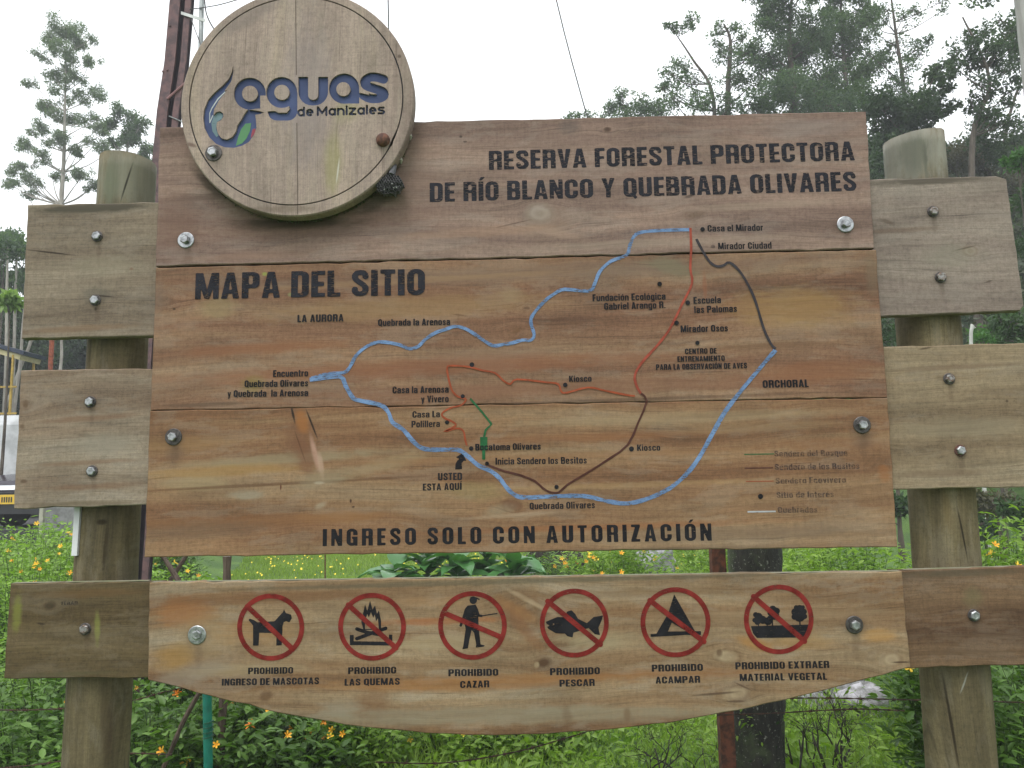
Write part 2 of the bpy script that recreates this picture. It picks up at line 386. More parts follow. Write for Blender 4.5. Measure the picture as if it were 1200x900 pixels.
def o_(): return [('+', rr(0, 0, w_, XH, .17)), ('-', rr(t_, .14, w_-t_, XH-.14, .05))]
G['o'] = (w_, o_()); G['ó'] = (w_, o_()+[('+', [(.16, .8), (.25, .98), (.4, .98), (.27, .8)])])
G['e'] = (w_, o_()+[('+', rc(.1, .32, w_-.01, .44)), ('-', rc(.27, .21, .6, .32))]); G['é'] = (w_, G['e'][1]+[('+', [(.16, .8), (.25, .98), (.4, .98), (.27, .8)])])
G['c'] = (w_, o_()+[('-', rc(.26, .28, .6, .46))])
G['a'] = (w_, [('+', rr(0, .3, w_, XH, .15)), ('-', rr(t_, .3, w_-t_, XH-.13, .04)), ('-', rc(-.1, .3, t_+.02, .5)), ('+', rr(0, 0, w_, .45, .13)), ('-', rr(t_, .12, w_-t_, .33, .03)), ('+', rc(w_-t_, 0, w_, .5))])
G['d'] = (w_, o_()+[('+', rc(w_-t_, 0, w_, 1))]); G['b'] = (w_, o_()+[('+', rc(0, 0, t_, 1))])
G['q'] = (w_, o_()+[('+', rc(w_-t_, -.22, w_, XH))]); G['p'] = (w_, o_()+[('+', rc(0, -.22, t_, XH))])
G['g'] = (w_, o_()+[('+', rc(w_-t_, -.1, w_, XH)), ('+', rr(0, -.24, w_, -.02, .09)), ('-', rc(0, -.12, w_-t_, -.03)), ('+', rc(w_-t_, -.15, w_, .2))])
G['n'] = (w_, [('+', rr(0, -.5, w_, XH, .16)), ('-', rr(t_, -.6, w_-t_, XH-.14, .05)), ('+', rc(0, 0, t_, XH)), ('-', rc(-.1, -.7, 1, 0))])
G['u'] = (w_, [('+', rr(0, 0, w_, 1.2, .16)), ('-', rr(t_, .14, w_-t_, 1.4, .05)), ('-', rc(-.1, XH, 1, 2))])
G['m'] = (.70, [('+', rr(0, -.5, .43, XH, .15)), ('+', rr(.27, -.5, .70, XH, .15)), ('-', rc(.16, -.6, .27, XH-.13)), ('-', rc(.43, -.6, .54, XH-.13)), ('+', rc(0, 0, .16, XH)), ('-', rc(-.1, -.7, 1, 0))])
G['i'] = (t_, [('+', rc(0, 0, t_, XH)), ('+', rc(0, .84, t_, 1))]); G['l'] = (t_, [('+', rc(0, 0, t_, 1))])
G['r'] = (.31, [('+', rc(0, 0, t_, XH)), ('+', rr(0, .4, .31, XH, .08)), ('-', rc(t_, .3, .4, .56))])
G['t'] = (.30, [('+', rc(.04, 0, .04+t_, .95)), ('+', rc(0, .6, .30, XH)), ('+', rc(.05, 0, .30, .14))])
G['v'] = (.44, [('+', [(0, XH), (.165, XH), (.22, .25), (.275, XH), (.44, XH), (.3, 0), (.14, 0)])])
G['y'] = (.44, [('+', [(0, XH), (.165, XH), (.22, .25), (.275, XH), (.44, XH), (.26, -.22), (.06, -.22), (.14, 0)])])
G['s'] = (.43, [('s', [(.345, .55), (.32, .64), (.21, .665), (.11, .63), (.085, .54), (.13, .45), (.31, .30), (.345, .21), (.31, .10), (.21, .075), (.10, .10), (.085, .19)], .145)])

sign = thing('wooden_sign', 'weathered wooden trail sign with painted river map and round carved emblem on log posts', 'sign', (0, .15, 0))
def text(txt, p0, p1, cap, mat, name='lettering', track=.075, res=28, Y=-0.0006):
    """txt set between photo points p0 and p1 of its base line, projected on the board plane"""
    a, b = U(*p0, Y), U(*p1, Y); up = U(p0[0], p0[1]-cap, Y)-a; hgt = up.length
    X = []; x = 0
    for ch in txt:
        X.append(x); x += G[ch][0]+track*(1 if ch != ' ' else .6)
    tot = x-track; dirv = (b-a)/tot
    vs, fs = [], []
    zaxis = Vector((0, 0, 1))*hgt
    for ch, ox in zip(txt, X):
        gw, ops = G[ch]
        if not ops: continue
        nx, nz = int(res*(gw+.1)*1.0)+2, int(res*1.6)
        x0, z0 = -.04, -.28; d = 1.0/res
        fl = field(ops, x0, z0, x0+nx*d, z0+nz*d, nx, nz)
        for pl in march(fl, x0, z0, d, d)[0]:
            i0 = len(vs); vs += [a+dirv*(ox+q[0])+zaxis*q[1] for q in pl]; fs.append(list(range(i0, i0+len(pl))))
    o = pymesh(name, vs, fs, mat, sign)
    o.data.update(); return o
def shape(name, ops, box, mat, parent=None, res=3.0, Y=-0.0006):
    """ops in photo pixels, turned into a flat printed shape on the board"""
    x0, y0, x1, y1 = box; nx, nz = int((x1-x0)*res), int((y1-y0)*res)
    fl = field(ops, x0, y0, x1, y1, nx, nz, 2)
    polys = march(fl, x0, y0, (x1-x0)/nx, (y1-y0)/nz)[0]; vs, fs = [], []
    for pl in polys:
        i0 = len(vs); vs += [U(q[0], q[1], Y) for q in pl]; fs.append(list(range(i0, i0+len(pl)))[::-1])
    return pymesh(name, vs, fs, mat, parent or sign)
def smooth_line(pts, n=4):
    o = []
    for i in range(len(pts)-1):
        p0, p1, p2, p3 = (np.array(pts[max(0, min(len(pts)-1, i+k))], float) for k in (-1, 0, 1, 2))
        for k in range(n):
            t = k/n; o.append(tuple(.5*((2*p1)+(-p0+p2)*t+(2*p0-5*p1+4*p2-p3)*t*t+(-p0+3*p1-3*p2+p3)*t**3)))
    o.append(tuple(pts[-1])); return o
def ribbon(name, pts, wd, mat, Y=-0.0006, smooth=3, wob=.12):
    P = smooth_line(pts, smooth) if smooth else pts
    P = [U(p[0], p[1], Y) for p in P]; hw = wd/PXM(Y)/2; vs = []; fs = []
    for i, p in enumerate(P):
        t = (P[min(i+1, len(P)-1)]-P[max(i-1, 0)]).normalized(); n = Vector((-t.z, 0, t.x)); h = hw*(1+random.uniform(-wob, wob))
        vs += [p+n*h, p-n*h]
    for i in range(len(P)-1): fs.append([2*i, 2*i+1, 2*i+3, 2*i+2])
    return pymesh(name, vs, fs, mat, sign)

# ------------------------------------------------------------------ sign: planks and posts
def plank(name, outline, mat, Yf=0.0, th=.035, ch=.003, edge_mat=None, jit=.0011, label=None):
    pts = []
    n = len(outline)
    P = [U(a, b, Yf) for a, b in outline]
    for i in range(n):
        a, b = P[i], P[(i+1) % n]; k = max(1, int((b-a).length/.04))
        for j in range(k): 
            q = a.lerp(b, j/k)
            if j: q = q+Vector((random.gauss(0, jit), 0, random.gauss(0, jit)))
            pts.append(q)
    m = len(pts); cen = sum(pts, Vector())/m
    ar = sum(pts[i].x*pts[(i+1) % m].z-pts[(i+1) % m].x*pts[i].z for i in range(m))
    if ar < 0: pts.reverse()
    inner = []
    for i in range(m):
        a, b = pts[i-1], pts[(i+1) % m]; t = (b-a).normalized(); nrm = Vector((-t.z, 0, t.x))
        inner.append(pts[i]+nrm*ch)
    vs = [Vector((p.x, Yf, p.z)) for p in inner]+[Vector((p.x, Yf+ch, p.z)) for p in pts]+[Vector((p.x, Yf+th, p.z)) for p in pts]
    fs = [list(range(m))]
    for i in range(m):
        j = (i+1) % m
        fs.append([i, m+i, m+j, j]); fs.append([m+i, 2*m+i, 2*m+j, m+j])
    fs.append([2*m+i for i in range(m)][::-1])
    o = pymesh(name, vs, fs, mat, sign)
    if label: o['label'] = label
    return o
DK = (48, 40, 34)
mk1 = [(632, 250, 20, 15, 0, (172, 160, 148), .8, .7), (640, 262, 34, 26, 10, (140, 118, 100), .3, .8), (712, 152, 5, 3.5, 0, (70, 55, 48), .8, .5), (668, 148, 18, 14, 0, (95, 88, 84), .45, 1.6),
       (815, 252, 14, 6, 10, (105, 85, 68), .5, 1.4), (808, 230, 9, 2.2, 15, (70, 58, 50), .6, 1.0), (600, 136, 420, 5, 1.3, (92, 86, 80), .55, .9), (205, 262, 40, 50, 0, (118, 90, 76), .5, 1.2), (350, 262, 190, 22, 2, (112, 86, 74), .55, 1.2), (345, 262, 95, 9, 0, (62, 54, 42), .7, 1.2), (440, 236, 30, 12, 35, (60, 54, 42), .6, 1.2), (245, 215, 34, 9, -45, (66, 56, 46), .6, 1.2),  # dark arc below the disc rim: dirt plus the disc's shadow painted in
       (560, 272, 120, 8, 2, (166, 134, 112), .4, 1.5), (900, 240, 120, 6, 2, (165, 145, 128), .4, 1.5), (760, 285, 200, 6, 1.5, (158, 140, 124), .4, 1.3), (540, 160, 2.5, 2, 0, (60, 50, 45), .8, .3), (545, 166, 3, 1.6, 0, (60, 50, 45), .7, .3),
       (250, 230, 60, 6, 4, (96, 76, 66), .5, 1.2), (480, 200, 40, 60, 0, (128, 104, 92), .35, 1.4), (602, 262, 26, 1.2, 12, (92, 72, 60), .6, .5), (950, 150, 70, 16, 2, (140, 128, 122), .4, 1.5), (1010, 292, 20, 3, 1.5, (84, 72, 60), .5, 1),
       (660, 275, 40, 7, -12, (178, 150, 130), .35, 1.3), (290, 300, 100, 6, 2, (150, 120, 102), .4, 1.4)]
k1 = [(632, 250, 14), (808, 253, 6), (712, 152, 4)]
mk2 = [(620, 320, 430, 14, 1.3, (126, 106, 90), .55, 1.2), (500, 430, 400, 14, 1.5, (138, 92, 66), .6, 1.4), (300, 408, 130, 9, 2, (140, 94, 66), .55, 1.2), (650, 455, 380, 12, 1, (136, 98, 76), .5, 1.3), (930, 360, 90, 30, 0, (158, 126, 80), .55, 1.2),
       (960, 435, 90, 16, 2, (136, 90, 62), .55, 1.2), (480, 360, 200, 18, 2, (150, 120, 84), .5, 1.3), (605, 388, 7, 3.5, 20, (110, 78, 52), .7, .6), (617, 361, 5, 2, 0, (90, 66, 50), .7, .5), (600, 345, 18, 12, 0, (152, 130, 100), .4, 1), (538, 369, 9, 1.2, -5, (95, 70, 50), .6, .4),
       (204, 362, 2.4, 2, 0, (55, 44, 36), .8, .3), (298, 450, 16, 12, 0, (128, 120, 62), .5, 1.5), (310, 321, 4, 3, 0, (150, 165, 80), .7, .5), (340, 345, 4, 3, 0, (140, 145, 100), .7, .6), (255, 360, 30, 16, 10, (146, 132, 96), .45, 1.3), (185, 350, 10, 30, 0, (128, 108, 92), .5, 1.2),
       (575, 415, 90, 10, 1, (140, 112, 92), .4, 1.2), (785, 312, 40, 12, -20, (120, 116, 92), .5, 1.6), (826, 335, 3, 22, 0, (140, 90, 66), .5, .8), (1022, 320, 10, 36, 0, (120, 104, 84), .5, 1.2), (690, 470, 350, 2.6, 1, (84, 66, 54), .5, .9), (240, 474, 70, 3.5, 1, (92, 74, 60), .6, .9),
       (460, 330, 250, 5, 2, (158, 128, 96), .4, 1.2), (900, 405, 110, 4, 1.5, (112, 84, 62), .5, 1)]
k2 = [(605, 390, 9), (616, 361, 4), (190, 352, 12)]
mk3 = [(215, 520, 70, 12, 2, (150, 116, 78), .5, 1.3), (330, 538, 150, 8, 3, (150, 136, 108), .6, 1.3), (230, 565, 50, 12, 2, (162, 144, 110), .55, 1.3), (290, 580, 26, 7, 0, (156, 148, 128), .55, 1.2), (260, 552, 120, 8, 2, (160, 122, 66), .5, 1.2), (330, 567, 220, 2.4, 2, (96, 68, 46), .65, 1),
       (300, 610, 220, 9, 1, (128, 88, 56), .5, 1.3), (400, 606, 60, 8, 0, (152, 112, 74), .5, 1.3), (235, 622, 90, 12, 2, (112, 92, 74), .5, 1.3), (352, 512, 22, 42, 12, (116, 82, 60), .5, 1.4), (354, 494, 9.5, 18, 14, (156, 104, 60), .85, .8), (343, 484, 1.8, 15, 14, DK, 1.0, .4), (365, 496, 1.5, 22, 22, DK, 1.0, .4), (352, 524, 1.2, 22, 20, (80, 56, 40), .8, .6), (369, 532, 4.2, 26, 14, (178, 142, 122), .95, .8), (376, 545, 4, 20, 10, (190, 160, 138), .6, .9), (358, 535, 12, 34, 18, (122, 84, 62), .5, 1.2), (374, 566, 8, 2.4, 0, (196, 182, 160), .7, .8), (329, 571, 1.2, 4, 0, (90, 44, 34), .9, .2),
       (600, 592, 14, 6, -10, (112, 74, 54), .8, .9), (585, 598, 22, 8, 12, (150, 136, 112), .5, 1.2), (600, 604, 60, 3, 3, (172, 150, 124), .5, 1.2), (450, 545, 60, 10, 14, (158, 138, 106), .5, 1.4), (380, 560, 40, 12, 8, (150, 138, 112), .5, 1.4), (800, 490, 220, 8, 1, (158, 138, 108), .45, 1.3),
       (700, 512, 200, 6, 1, (142, 98, 66), .45, 1.2), (980, 520, 90, 10, 1, (134, 92, 62), .5, 1.3), (900, 500, 120, 8, 2, (150, 124, 92), .4, 1.2), (880, 625, 170, 9, 1, (118, 98, 80), .5, 1.3), (700, 618, 240, 5, 1, (146, 94, 58), .5, 1.2), (640, 535, 280, 5, 1, (146, 106, 72), .4, 1.2), (1036, 555, 9, 12, 0, (150, 100, 60), .6, 1.5), (610, 650, 440, 5, .8, (108, 92, 76), .55, 1),
       (411, 587, 1.6, 3, 0, (64, 44, 36), .9, .3), (414, 594, 2, 1.4, 0, (64, 44, 36), .9, .3), (376, 592, 9, 4, 20, (172, 160, 136), .5, 1), (560, 575, 40, 14, 0, (140, 130, 84), .3, 1.4), (745, 568, 200, 4, 1, (168, 138, 98), .4, 1.2), (760, 645, 80, 3, 1, (96, 84, 60), .5, 1.3), (205, 530, 14, 14, 0, (118, 96, 78), .5, 1.2), (1010, 512, 16, 18, 0, (112, 90, 72), .5, 1.2)]
k3 = [(600, 592, 10)]
mk4 = [(215, 718, 42, 20, 0, (158, 106, 62), .6, 1.4), (205, 770, 26, 18, 0, (160, 122, 60), .5, 1.3), (240, 745, 40, 30, 0, (152, 128, 92), .4, 1.4), (300, 740, 60, 16, 0, (158, 118, 72), .45, 1.3), (280, 785, 90, 9, 2, (166, 150, 118), .5, 1.3), (312, 816, 9, 6, 20, (92, 66, 44), .7, .8),
       (340, 700, 200, 8, 1, (116, 84, 56), .5, 1.2), (510, 728, 90, 5, 1, (158, 96, 54), .6, 1.3), (520, 752, 60, 12, 0, (166, 150, 118), .55, 1.3), (500, 705, 70, 6, 0, (166, 130, 92), .4, 1.2), (605, 715, 34, 9, -28, (154, 110, 68), .6, 1.1), (622, 705, 36, 3.5, -28, (190, 168, 136), .6, 1), (612, 735, 40, 9, -48, (132, 90, 58), .5, 1.1), (637, 777, 10, 6.5, 10, (74, 52, 36), .85, .6), (629, 779, 3.5, 4, 0, (178, 158, 124), .7, .5),
       (560, 800, 200, 10, 1, (160, 112, 64), .55, 1.3), (800, 790, 120, 8, 0, (150, 104, 62), .4, 1.4), (435, 825, 24, 22, 0, (118, 84, 56), .5, 1.2), (400, 830, 30, 12, 0, (152, 144, 124), .5, 1.3), (600, 838, 330, 12, 0, (142, 134, 112), .6, 1.2), (700, 750, 50, 12, 0, (168, 156, 124), .5, 1.2), (740, 695, 180, 6, 1, (120, 94, 66), .5, 1.2), (850, 769, 14, 7, -8, (182, 164, 132), .7, .7), (843, 765, 4, 5, 0, (92, 70, 52), .7, .6), (862, 812, 16, 7, 10, (178, 160, 128), .6, .8), (838, 813, 30, 1.6, 4, (76, 58, 44), .8, .7), (862, 822, 14, 1.4, 0, (76, 58, 44), .8, .5), (870, 804, 12, 1.3, -25, (76, 58, 44), .7, .5),
       (1043, 773, 13, 8, 10, (176, 158, 128), .8, .6), (1056, 776, 13, 1.2, 0, (66, 50, 38), .9, .5), (885, 755, 26, 9, -20, (168, 122, 68), .6, 1), (940, 750, 40, 12, 0, (160, 124, 72), .45, 1.3), (1030, 745, 24, 9, 0, (182, 136, 74), .5, 1.2), (990, 700, 100, 7, 1, (116, 92, 68), .5, 1.2), (910, 720, 200, 8, 0, (160, 140, 110), .35, 1.3), (610, 681, 450, 4, .8, (92, 88, 70), .6, .9), (735, 838, 5, 10, 0, (104, 76, 50), .5, .7), (665, 840, 7, 14, 12, (104, 80, 56), .4, .8), (225, 790, 60, 14, 15, (146, 134, 118), .5, 1.2)]
k4 = [(637, 777, 9), (855, 770, 12), (1045, 773, 10), (618, 720, 22), (866, 812, 10)]
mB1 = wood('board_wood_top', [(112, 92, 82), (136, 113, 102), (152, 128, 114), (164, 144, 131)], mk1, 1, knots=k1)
mB2 = wood('board_wood_middle', [(104, 76, 60), (130, 97, 76), (145, 115, 90), (157, 133, 108)], mk2, 2, knots=k2)
mB3 = wood('board_wood_lower', [(106, 76, 55), (134, 100, 73), (149, 119, 89), (160, 137, 109)], mk3, 3, knots=k3)
mB4 = wood('board_wood_bottom', [(104, 76, 54), (134, 105, 76), (152, 130, 101), (174, 160, 136)], mk4, 4, knots=k4)
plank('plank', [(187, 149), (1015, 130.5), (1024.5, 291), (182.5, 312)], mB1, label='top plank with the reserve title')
plank('plank', [(182.5, 313.6), (1027, 292.6), (1040, 465.8), (176, 480.9)], mB2, Yf=.001, label='middle plank with the map title')
plank('plank', [(175.5, 481.6), (1040.5, 466.4), (1052, 641), (169, 653)], mB3, label='lower plank of the map with the legend')
plank('plank', [(175, 683), (1057, 669.5), (1067, 782), (1000, 800), (940, 815.5), (880, 829.5), (800, 844.5), (720, 854.5), (640, 860.5), (580, 862), (500, 859.5), (420, 851.5), (340, 838), (260, 819.5), (215, 807), (173, 797)], mB4, label='bottom board with curved lower edge and six prohibition symbols')
mb_ = None
for (p0_, p1_) in (((190, 312.6), (1010, 292.4)), ((190, 481), (1010, 466.4))):
    a_, b_ = U(*p0_, .036), U(*p1_, .036); mb_ = MB(); r_ = Matrix.Rotation(-math.atan2(b_.z-a_.z, b_.x-a_.x), 3, 'Y')
    mb_.box(((a_.x+b_.x)/2, .036+.009, (a_.z+b_.z)/2), ((b_-a_).length-.34, .018, .06), r_)
    mb_.build('backing_strip', mB3, sign)
YW = .0365
WC = [(116, 102, 87), (134, 120, 103), (146, 133, 115), (156, 142, 125)]
def wing(o, marks, seed, cols=WC, knots=()): plank('side_plank', o, wood('side_plank_wood_%d' % seed, cols, marks, seed, Y=YW, knots=knots), YW)
wing([(32, 240), (196, 236.7), (191, 393.3), (25, 397)], [(60, 296, 36, 1.3, -8, (50, 40, 32), .9, .5), (110, 244, 90, 8, 1, (84, 78, 66), .95, 1), (112, 345, 22, 12, 0, (98, 94, 84), .5, 1), (122, 347, 14, 1.2, -6, (50, 40, 34), .8, .3), (112, 362, 2, 3, 0, (60, 50, 40), .8, .3), (90, 385, 80, 5, 2, (128, 100, 76), .5, 1.2), (154, 315, 3, 2, 0, (120, 80, 60), .7, .3), (120, 310, 60, 14, 0, (142, 134, 114), .4, 1.3)], 11)
wing([(24, 434), (191, 431.6), (186, 591.3), (16, 596)], [(30, 474, 5, 7, 0, (96, 74, 54), .7, .7), (26, 500, 4, 4, 0, (96, 74, 54), .6, .7), (28, 564, 5, 3, 0, (86, 66, 50), .7, .7), (100, 510, 14, 2.5, -4, (92, 76, 58), .6, .6), (110, 490, 70, 5, 3, (126, 96, 74), .5, 1.1), (100, 542, 80, 3.5, 2, (126, 96, 74), .5, 1), (120, 520, 46, 16, 0, (148, 140, 124), .5, 1.3), (110, 570, 80, 5, 2, (118, 88, 66), .5, 1.1), (100, 590, 90, 4, 1, (98, 86, 64), .5, 1)], 12, [(124, 104, 86), (142, 124, 105), (152, 138, 119), (164, 152, 136)], [(30, 475, 7)])
wing([(12, 684), (190, 681), (186, 794.6), (4, 795)], [(20, 718, 7, 24, 0, (128, 132, 62), .65, 1.1), (114, 736, 4, 22, 3, (132, 136, 70), .6, 1.1), (70, 790, 80, 3, 1, (86, 82, 56), .5, 1), (58, 710, 9, 6, 10, (46, 42, 28), .75, .8), (60, 706, 5, 3, 10, (84, 76, 54), .6, .6), (48, 731, 6, 1.4, -10, (44, 36, 28), .8, .4), (110, 695, 80, 6, 1, (112, 86, 54), .45, 1.1)], 13, [(76, 64, 44), (92, 78, 54), (102, 88, 62), (112, 97, 72)], [(58, 710, 6)])
wing([(1005, 210.5), (1168, 206.2), (1180, 210), (1200, 358), (1196, 364), (1020, 371.5)], [(1137, 294, 11, 6, 5, (154, 142, 124), .7, .6), (1130, 291, 16, 1.3, 12, (76, 62, 50), .8, .4), (1090, 212, 90, 6, 1, (96, 88, 78), .95, 1), (1055, 270, 60, 4, 2, (104, 82, 66), .5, 1), (1112, 300, 40, 20, 0, (140, 134, 118), .45, 1.3), (1158, 330, 6, 1.2, 15, (76, 62, 50), .7, .5), (1040, 260, 12, 3, -20, (86, 72, 58), .6, 1)], 14, [(120, 106, 96), (136, 122, 112), (146, 133, 121), (156, 144, 132)], [(1137, 294, 8)])
wing([(1025, 406.3), (1203, 401.8), (1217, 570.5), (1030, 574.5)], [(1085, 408, 10, 1.6, 10, (70, 58, 46), .7, .6), (1120, 430, 90, 4, 2, (112, 90, 70), .5, 1), (1130, 500, 90, 14, 1, (142, 130, 108), .5, 1.3), (1100, 555, 80, 6, 1, (116, 96, 76), .5, 1.1), (1180, 470, 2, 2, 0, (70, 56, 44), .8, .3)], 15, [(120, 102, 80), (136, 118, 94), (148, 131, 106), (156, 142, 119)])
wing([(1045, 668.5), (1225, 663.3), (1236, 778.5), (1055, 783)], [(1120, 672, 90, 5, 1, (84, 78, 62), .6, 1), (1140, 700, 14, 14, 0, (112, 108, 76), .4, 1), (1130, 745, 90, 3, 1, (88, 68, 50), .5, 1.1), (1110, 765, 80, 4, 1, (96, 76, 56), .5, 1)], 16, [(92, 70, 52), (110, 86, 64), (122, 98, 74), (132, 108, 84)])

mPL = wood('post_wood_left', [(82, 74, 54), (101, 91, 67), (118, 107, 80), (130, 120, 95)], [(150, 205, 70, 46, 0, (140, 140, 124), .62, 1.3), (146, 212, 1.3, 30, -12, (44, 40, 34), .9, .4), (128, 215, 12, 40, 0, (104, 110, 88), .5, 1.2), (118, 612, 7, 4, 0, (40, 32, 22), .8, .7), (122, 640, 3, 34, -3, (50, 42, 28), .7, .7), (120, 850, 6, 60, 3, (70, 56, 40), .5, 1)], 21, vertical=True, Y=.07, bandscale=14)
mPR = wood('post_wood_right', [(82, 73, 53), (101, 91, 67), (118, 107, 80), (130, 120, 95)], [(1070, 175, 70, 46, 0, (160, 159, 148), .66, 1.3), (1074, 178, 22, 34, 0, (84, 86, 74), .6, 1.2), (1128, 625, 1.4, 34, 6, (30, 24, 18), .9, .4), (1112, 600, 6, 30, 4, (112, 96, 64), .5, 1), (1118, 850, 1.6, 60, 4, (34, 26, 18), .85, .5), (1085, 190, 3, 34, 0, (90, 90, 78), .5, 1.3), (1130, 800, 1.2, 14, -25, (160, 160, 150), .8, .6)], 22, vertical=True, Y=.07, bandscale=14)
def log_post(pt, pb, rt, rb, slant, mat, crack=1.2):
    """round post, its top cut on a slant"""
    Yc = .165; a, b = U(*pt, Yc), U(*pb, Yc); k = PXM(Yc); rt, rb = rt/k, rb/k
    d = (a-b).normalized(); b2 = b-d*(b.z/d.z+.05); n, rows = 64, 60; vs, fs = [], []
    for i in range(rows+1):
        t = i/rows; c = b2.lerp(a, t); r = rb+(rt-rb)*t
        for kk in range(n):
            an = 2*math.pi*kk/n
            rj = r*(1+.012*math.sin(3*an+5*t)+.008*math.sin(7*an+9*t)+.006*math.sin(17*an+3*math.sin(6*t))-(.05*max(0, 1-abs(((an-crack+.25*math.sin(4*t)) % 6.283)-3.1416)/.07) if t > .3 else 0))
            z = c.z
            if i == rows: z += slant[0]*math.cos(an)+slant[1]*math.sin(an)
            vs.append((c.x+rj*math.cos(an), c.y+rj*math.sin(an)*.95, z))
    for i in range(rows):
        for kk in range(n): fs.append([i*n+kk, i*n+(kk+1) % n, (i+1)*n+(kk+1) % n, (i+1)*n+kk])
    fs.append([rows*n+kk for kk in range(n)])
    o = pymesh('post', vs, fs, mat, sign, True)
    return o
log_post((150.5, 190), (112.5, 890), 32.5, 35.5, (-.007, -.006), mPL)
log_post((1070.5, 163), (1126, 890), 34, 36.5, (.010, .004), mPR, 1.75)

# ------------------------------------------------------------------ bolts
steel = plain('galvanised_steel', (.42, .43, .44), .38, .85, .45, 60, .0008)
steel_dk = plain('dark_steel', (.10, .09, .085), .5, .7, .4, 80, .001)
steel_old = plain('weathered_steel', (.30, .29, .28), .55, .7, .6, 90, .001, (.14, .10, .075))
rust = plain('rusty_iron', (.075, .038, .03), .85, .1, .4, 70, .002, (.16, .07, .045))
def bolt(px, py, Yf, wr, hr, wmat, hmat, hexn=6, dome=False, wash=True, h=.012):
    c = U(px, py, Yf); k = PXM(Yf); wr, hr = wr/k, hr/k
    mb = MB(); n = 28; rot = random.uniform(0, 1)
    vs = []; fs = []
    prof = [(hr, 0), (hr, h*.75), (hr*.82, h)] if not dome else [(hr, 0), (hr*.98, h*.4), (hr*.8, h*.8), (hr*.4, h*1.05)]
    if not dome: prof += [(hr*.55, h*1.01), (hr*.5, h*.93)]
    nn = hexn if not dome else 20
    for (r, y) in prof:
        for q in range(nn):
            a = 2*math.pi*q/nn+rot; vs.append((c.x+r*math.cos(a), Yf-.0035*wash-y, c.z+r*math.sin(a)))
    for i in range(len(prof)-1):
        for q in range(nn): fs.append([i*nn+q, i*nn+(q+1) % nn, (i+1)*nn+(q+1) % nn, (i+1)*nn+q])
    fs.append([(len(prof)-1)*nn+q for q in range(nn)])
    b = pymesh('bolt', vs, fs, hmat, sign, dome)
    if wash:
        vs = []; fs = []
        for (r, y) in ((wr, 0), (wr, .0022), (wr*.93, .0034), (hr*.7, .0036)):
            for q in range(n):
                a = 2*math.pi*q/n; vs.append((c.x+r*math.cos(a), Yf-y, c.z+r*math.sin(a)))
        for i in range(3):
            for q in range(n): fs.append([i*n+q, i*n+(q+1) % n, (i+1)*n+(q+1) % n, (i+1)*n+q])
        pymesh('washer', vs, fs, wmat, b)
for (px, py) in ((114, 277), (112, 352), (106, 471), (108, 552), (100, 737), (1093, 248), (1102, 325), (1112, 444), (1125, 528), (1141, 721)):
    bolt(px, py, YW, 6.8, random.uniform(5.2, 5.7), random.choice((steel_dk, steel_dk, rust)), random.choice((steel, steel, steel_old)), h=random.uniform(.008, .011))
for (px, py, wm, big) in ((218, 281.5, steel, 10), (203.5, 512, steel_dk, 10), (990.5, 263, steel, 10), (1010, 498, steel_dk, 10), (231, 744, steel, 10.5), (1001, 732, steel_dk, 9.8)):
    bolt(px, py, 0, big, 5.6, wm, steel, h=.014 if px != 231 else .004)

# ------------------------------------------------------------------ round emblem
YD = -.062
dc = U(347, 123, YD); kD = PXM(YD)
RD = (U(485, 124, YD)-U(211.5, 126, YD)).length/2
dL, dRt = U(211.5, 126, YD), U(485, 124, YD); dB = U(350, 253.5, YD)
dcx = (dL.x+dRt.x)/2; dcz = dB.z+RD
gr = (U(472, 122, YD)-U(222, 124, YD)).length/2; gx = (U(472, 122, YD).x+U(222, 124, YD).x)/2; gz = U(347, 240, YD).z+gr
mD = wood('emblem_wood', [(148, 131, 120), (160, 143, 131), (168, 151, 138), (172, 156, 136)], [(390, 190, 14, 50, 0, (150, 146, 96), .5, 1.2), (360, 110, 40, 110, 0, (146, 136, 136), .4, 1.4), (396, 200, 1.3, 18, -6, (200, 196, 184), .8, .8), (225, 170, 8, 3, -20, (96, 70, 62), .7, .8), (468, 66, 3, 3, 0, (80, 66, 56), .7, .5), (405, 130, 20, 20, 0, (150, 150, 100), .35, 1.4), (330, 245, 60, 6, 0, (106, 92, 78), .5, 1.2), (290, 20, 60, 14, 30, (128, 118, 112), .5, 1.2)], 31, vertical=True, Y=YD, grainy=.4, bandscale=9)
mFlo = paint('carved_blue', srgb(68, 80, 116, .76), 0.0, 60, .2)
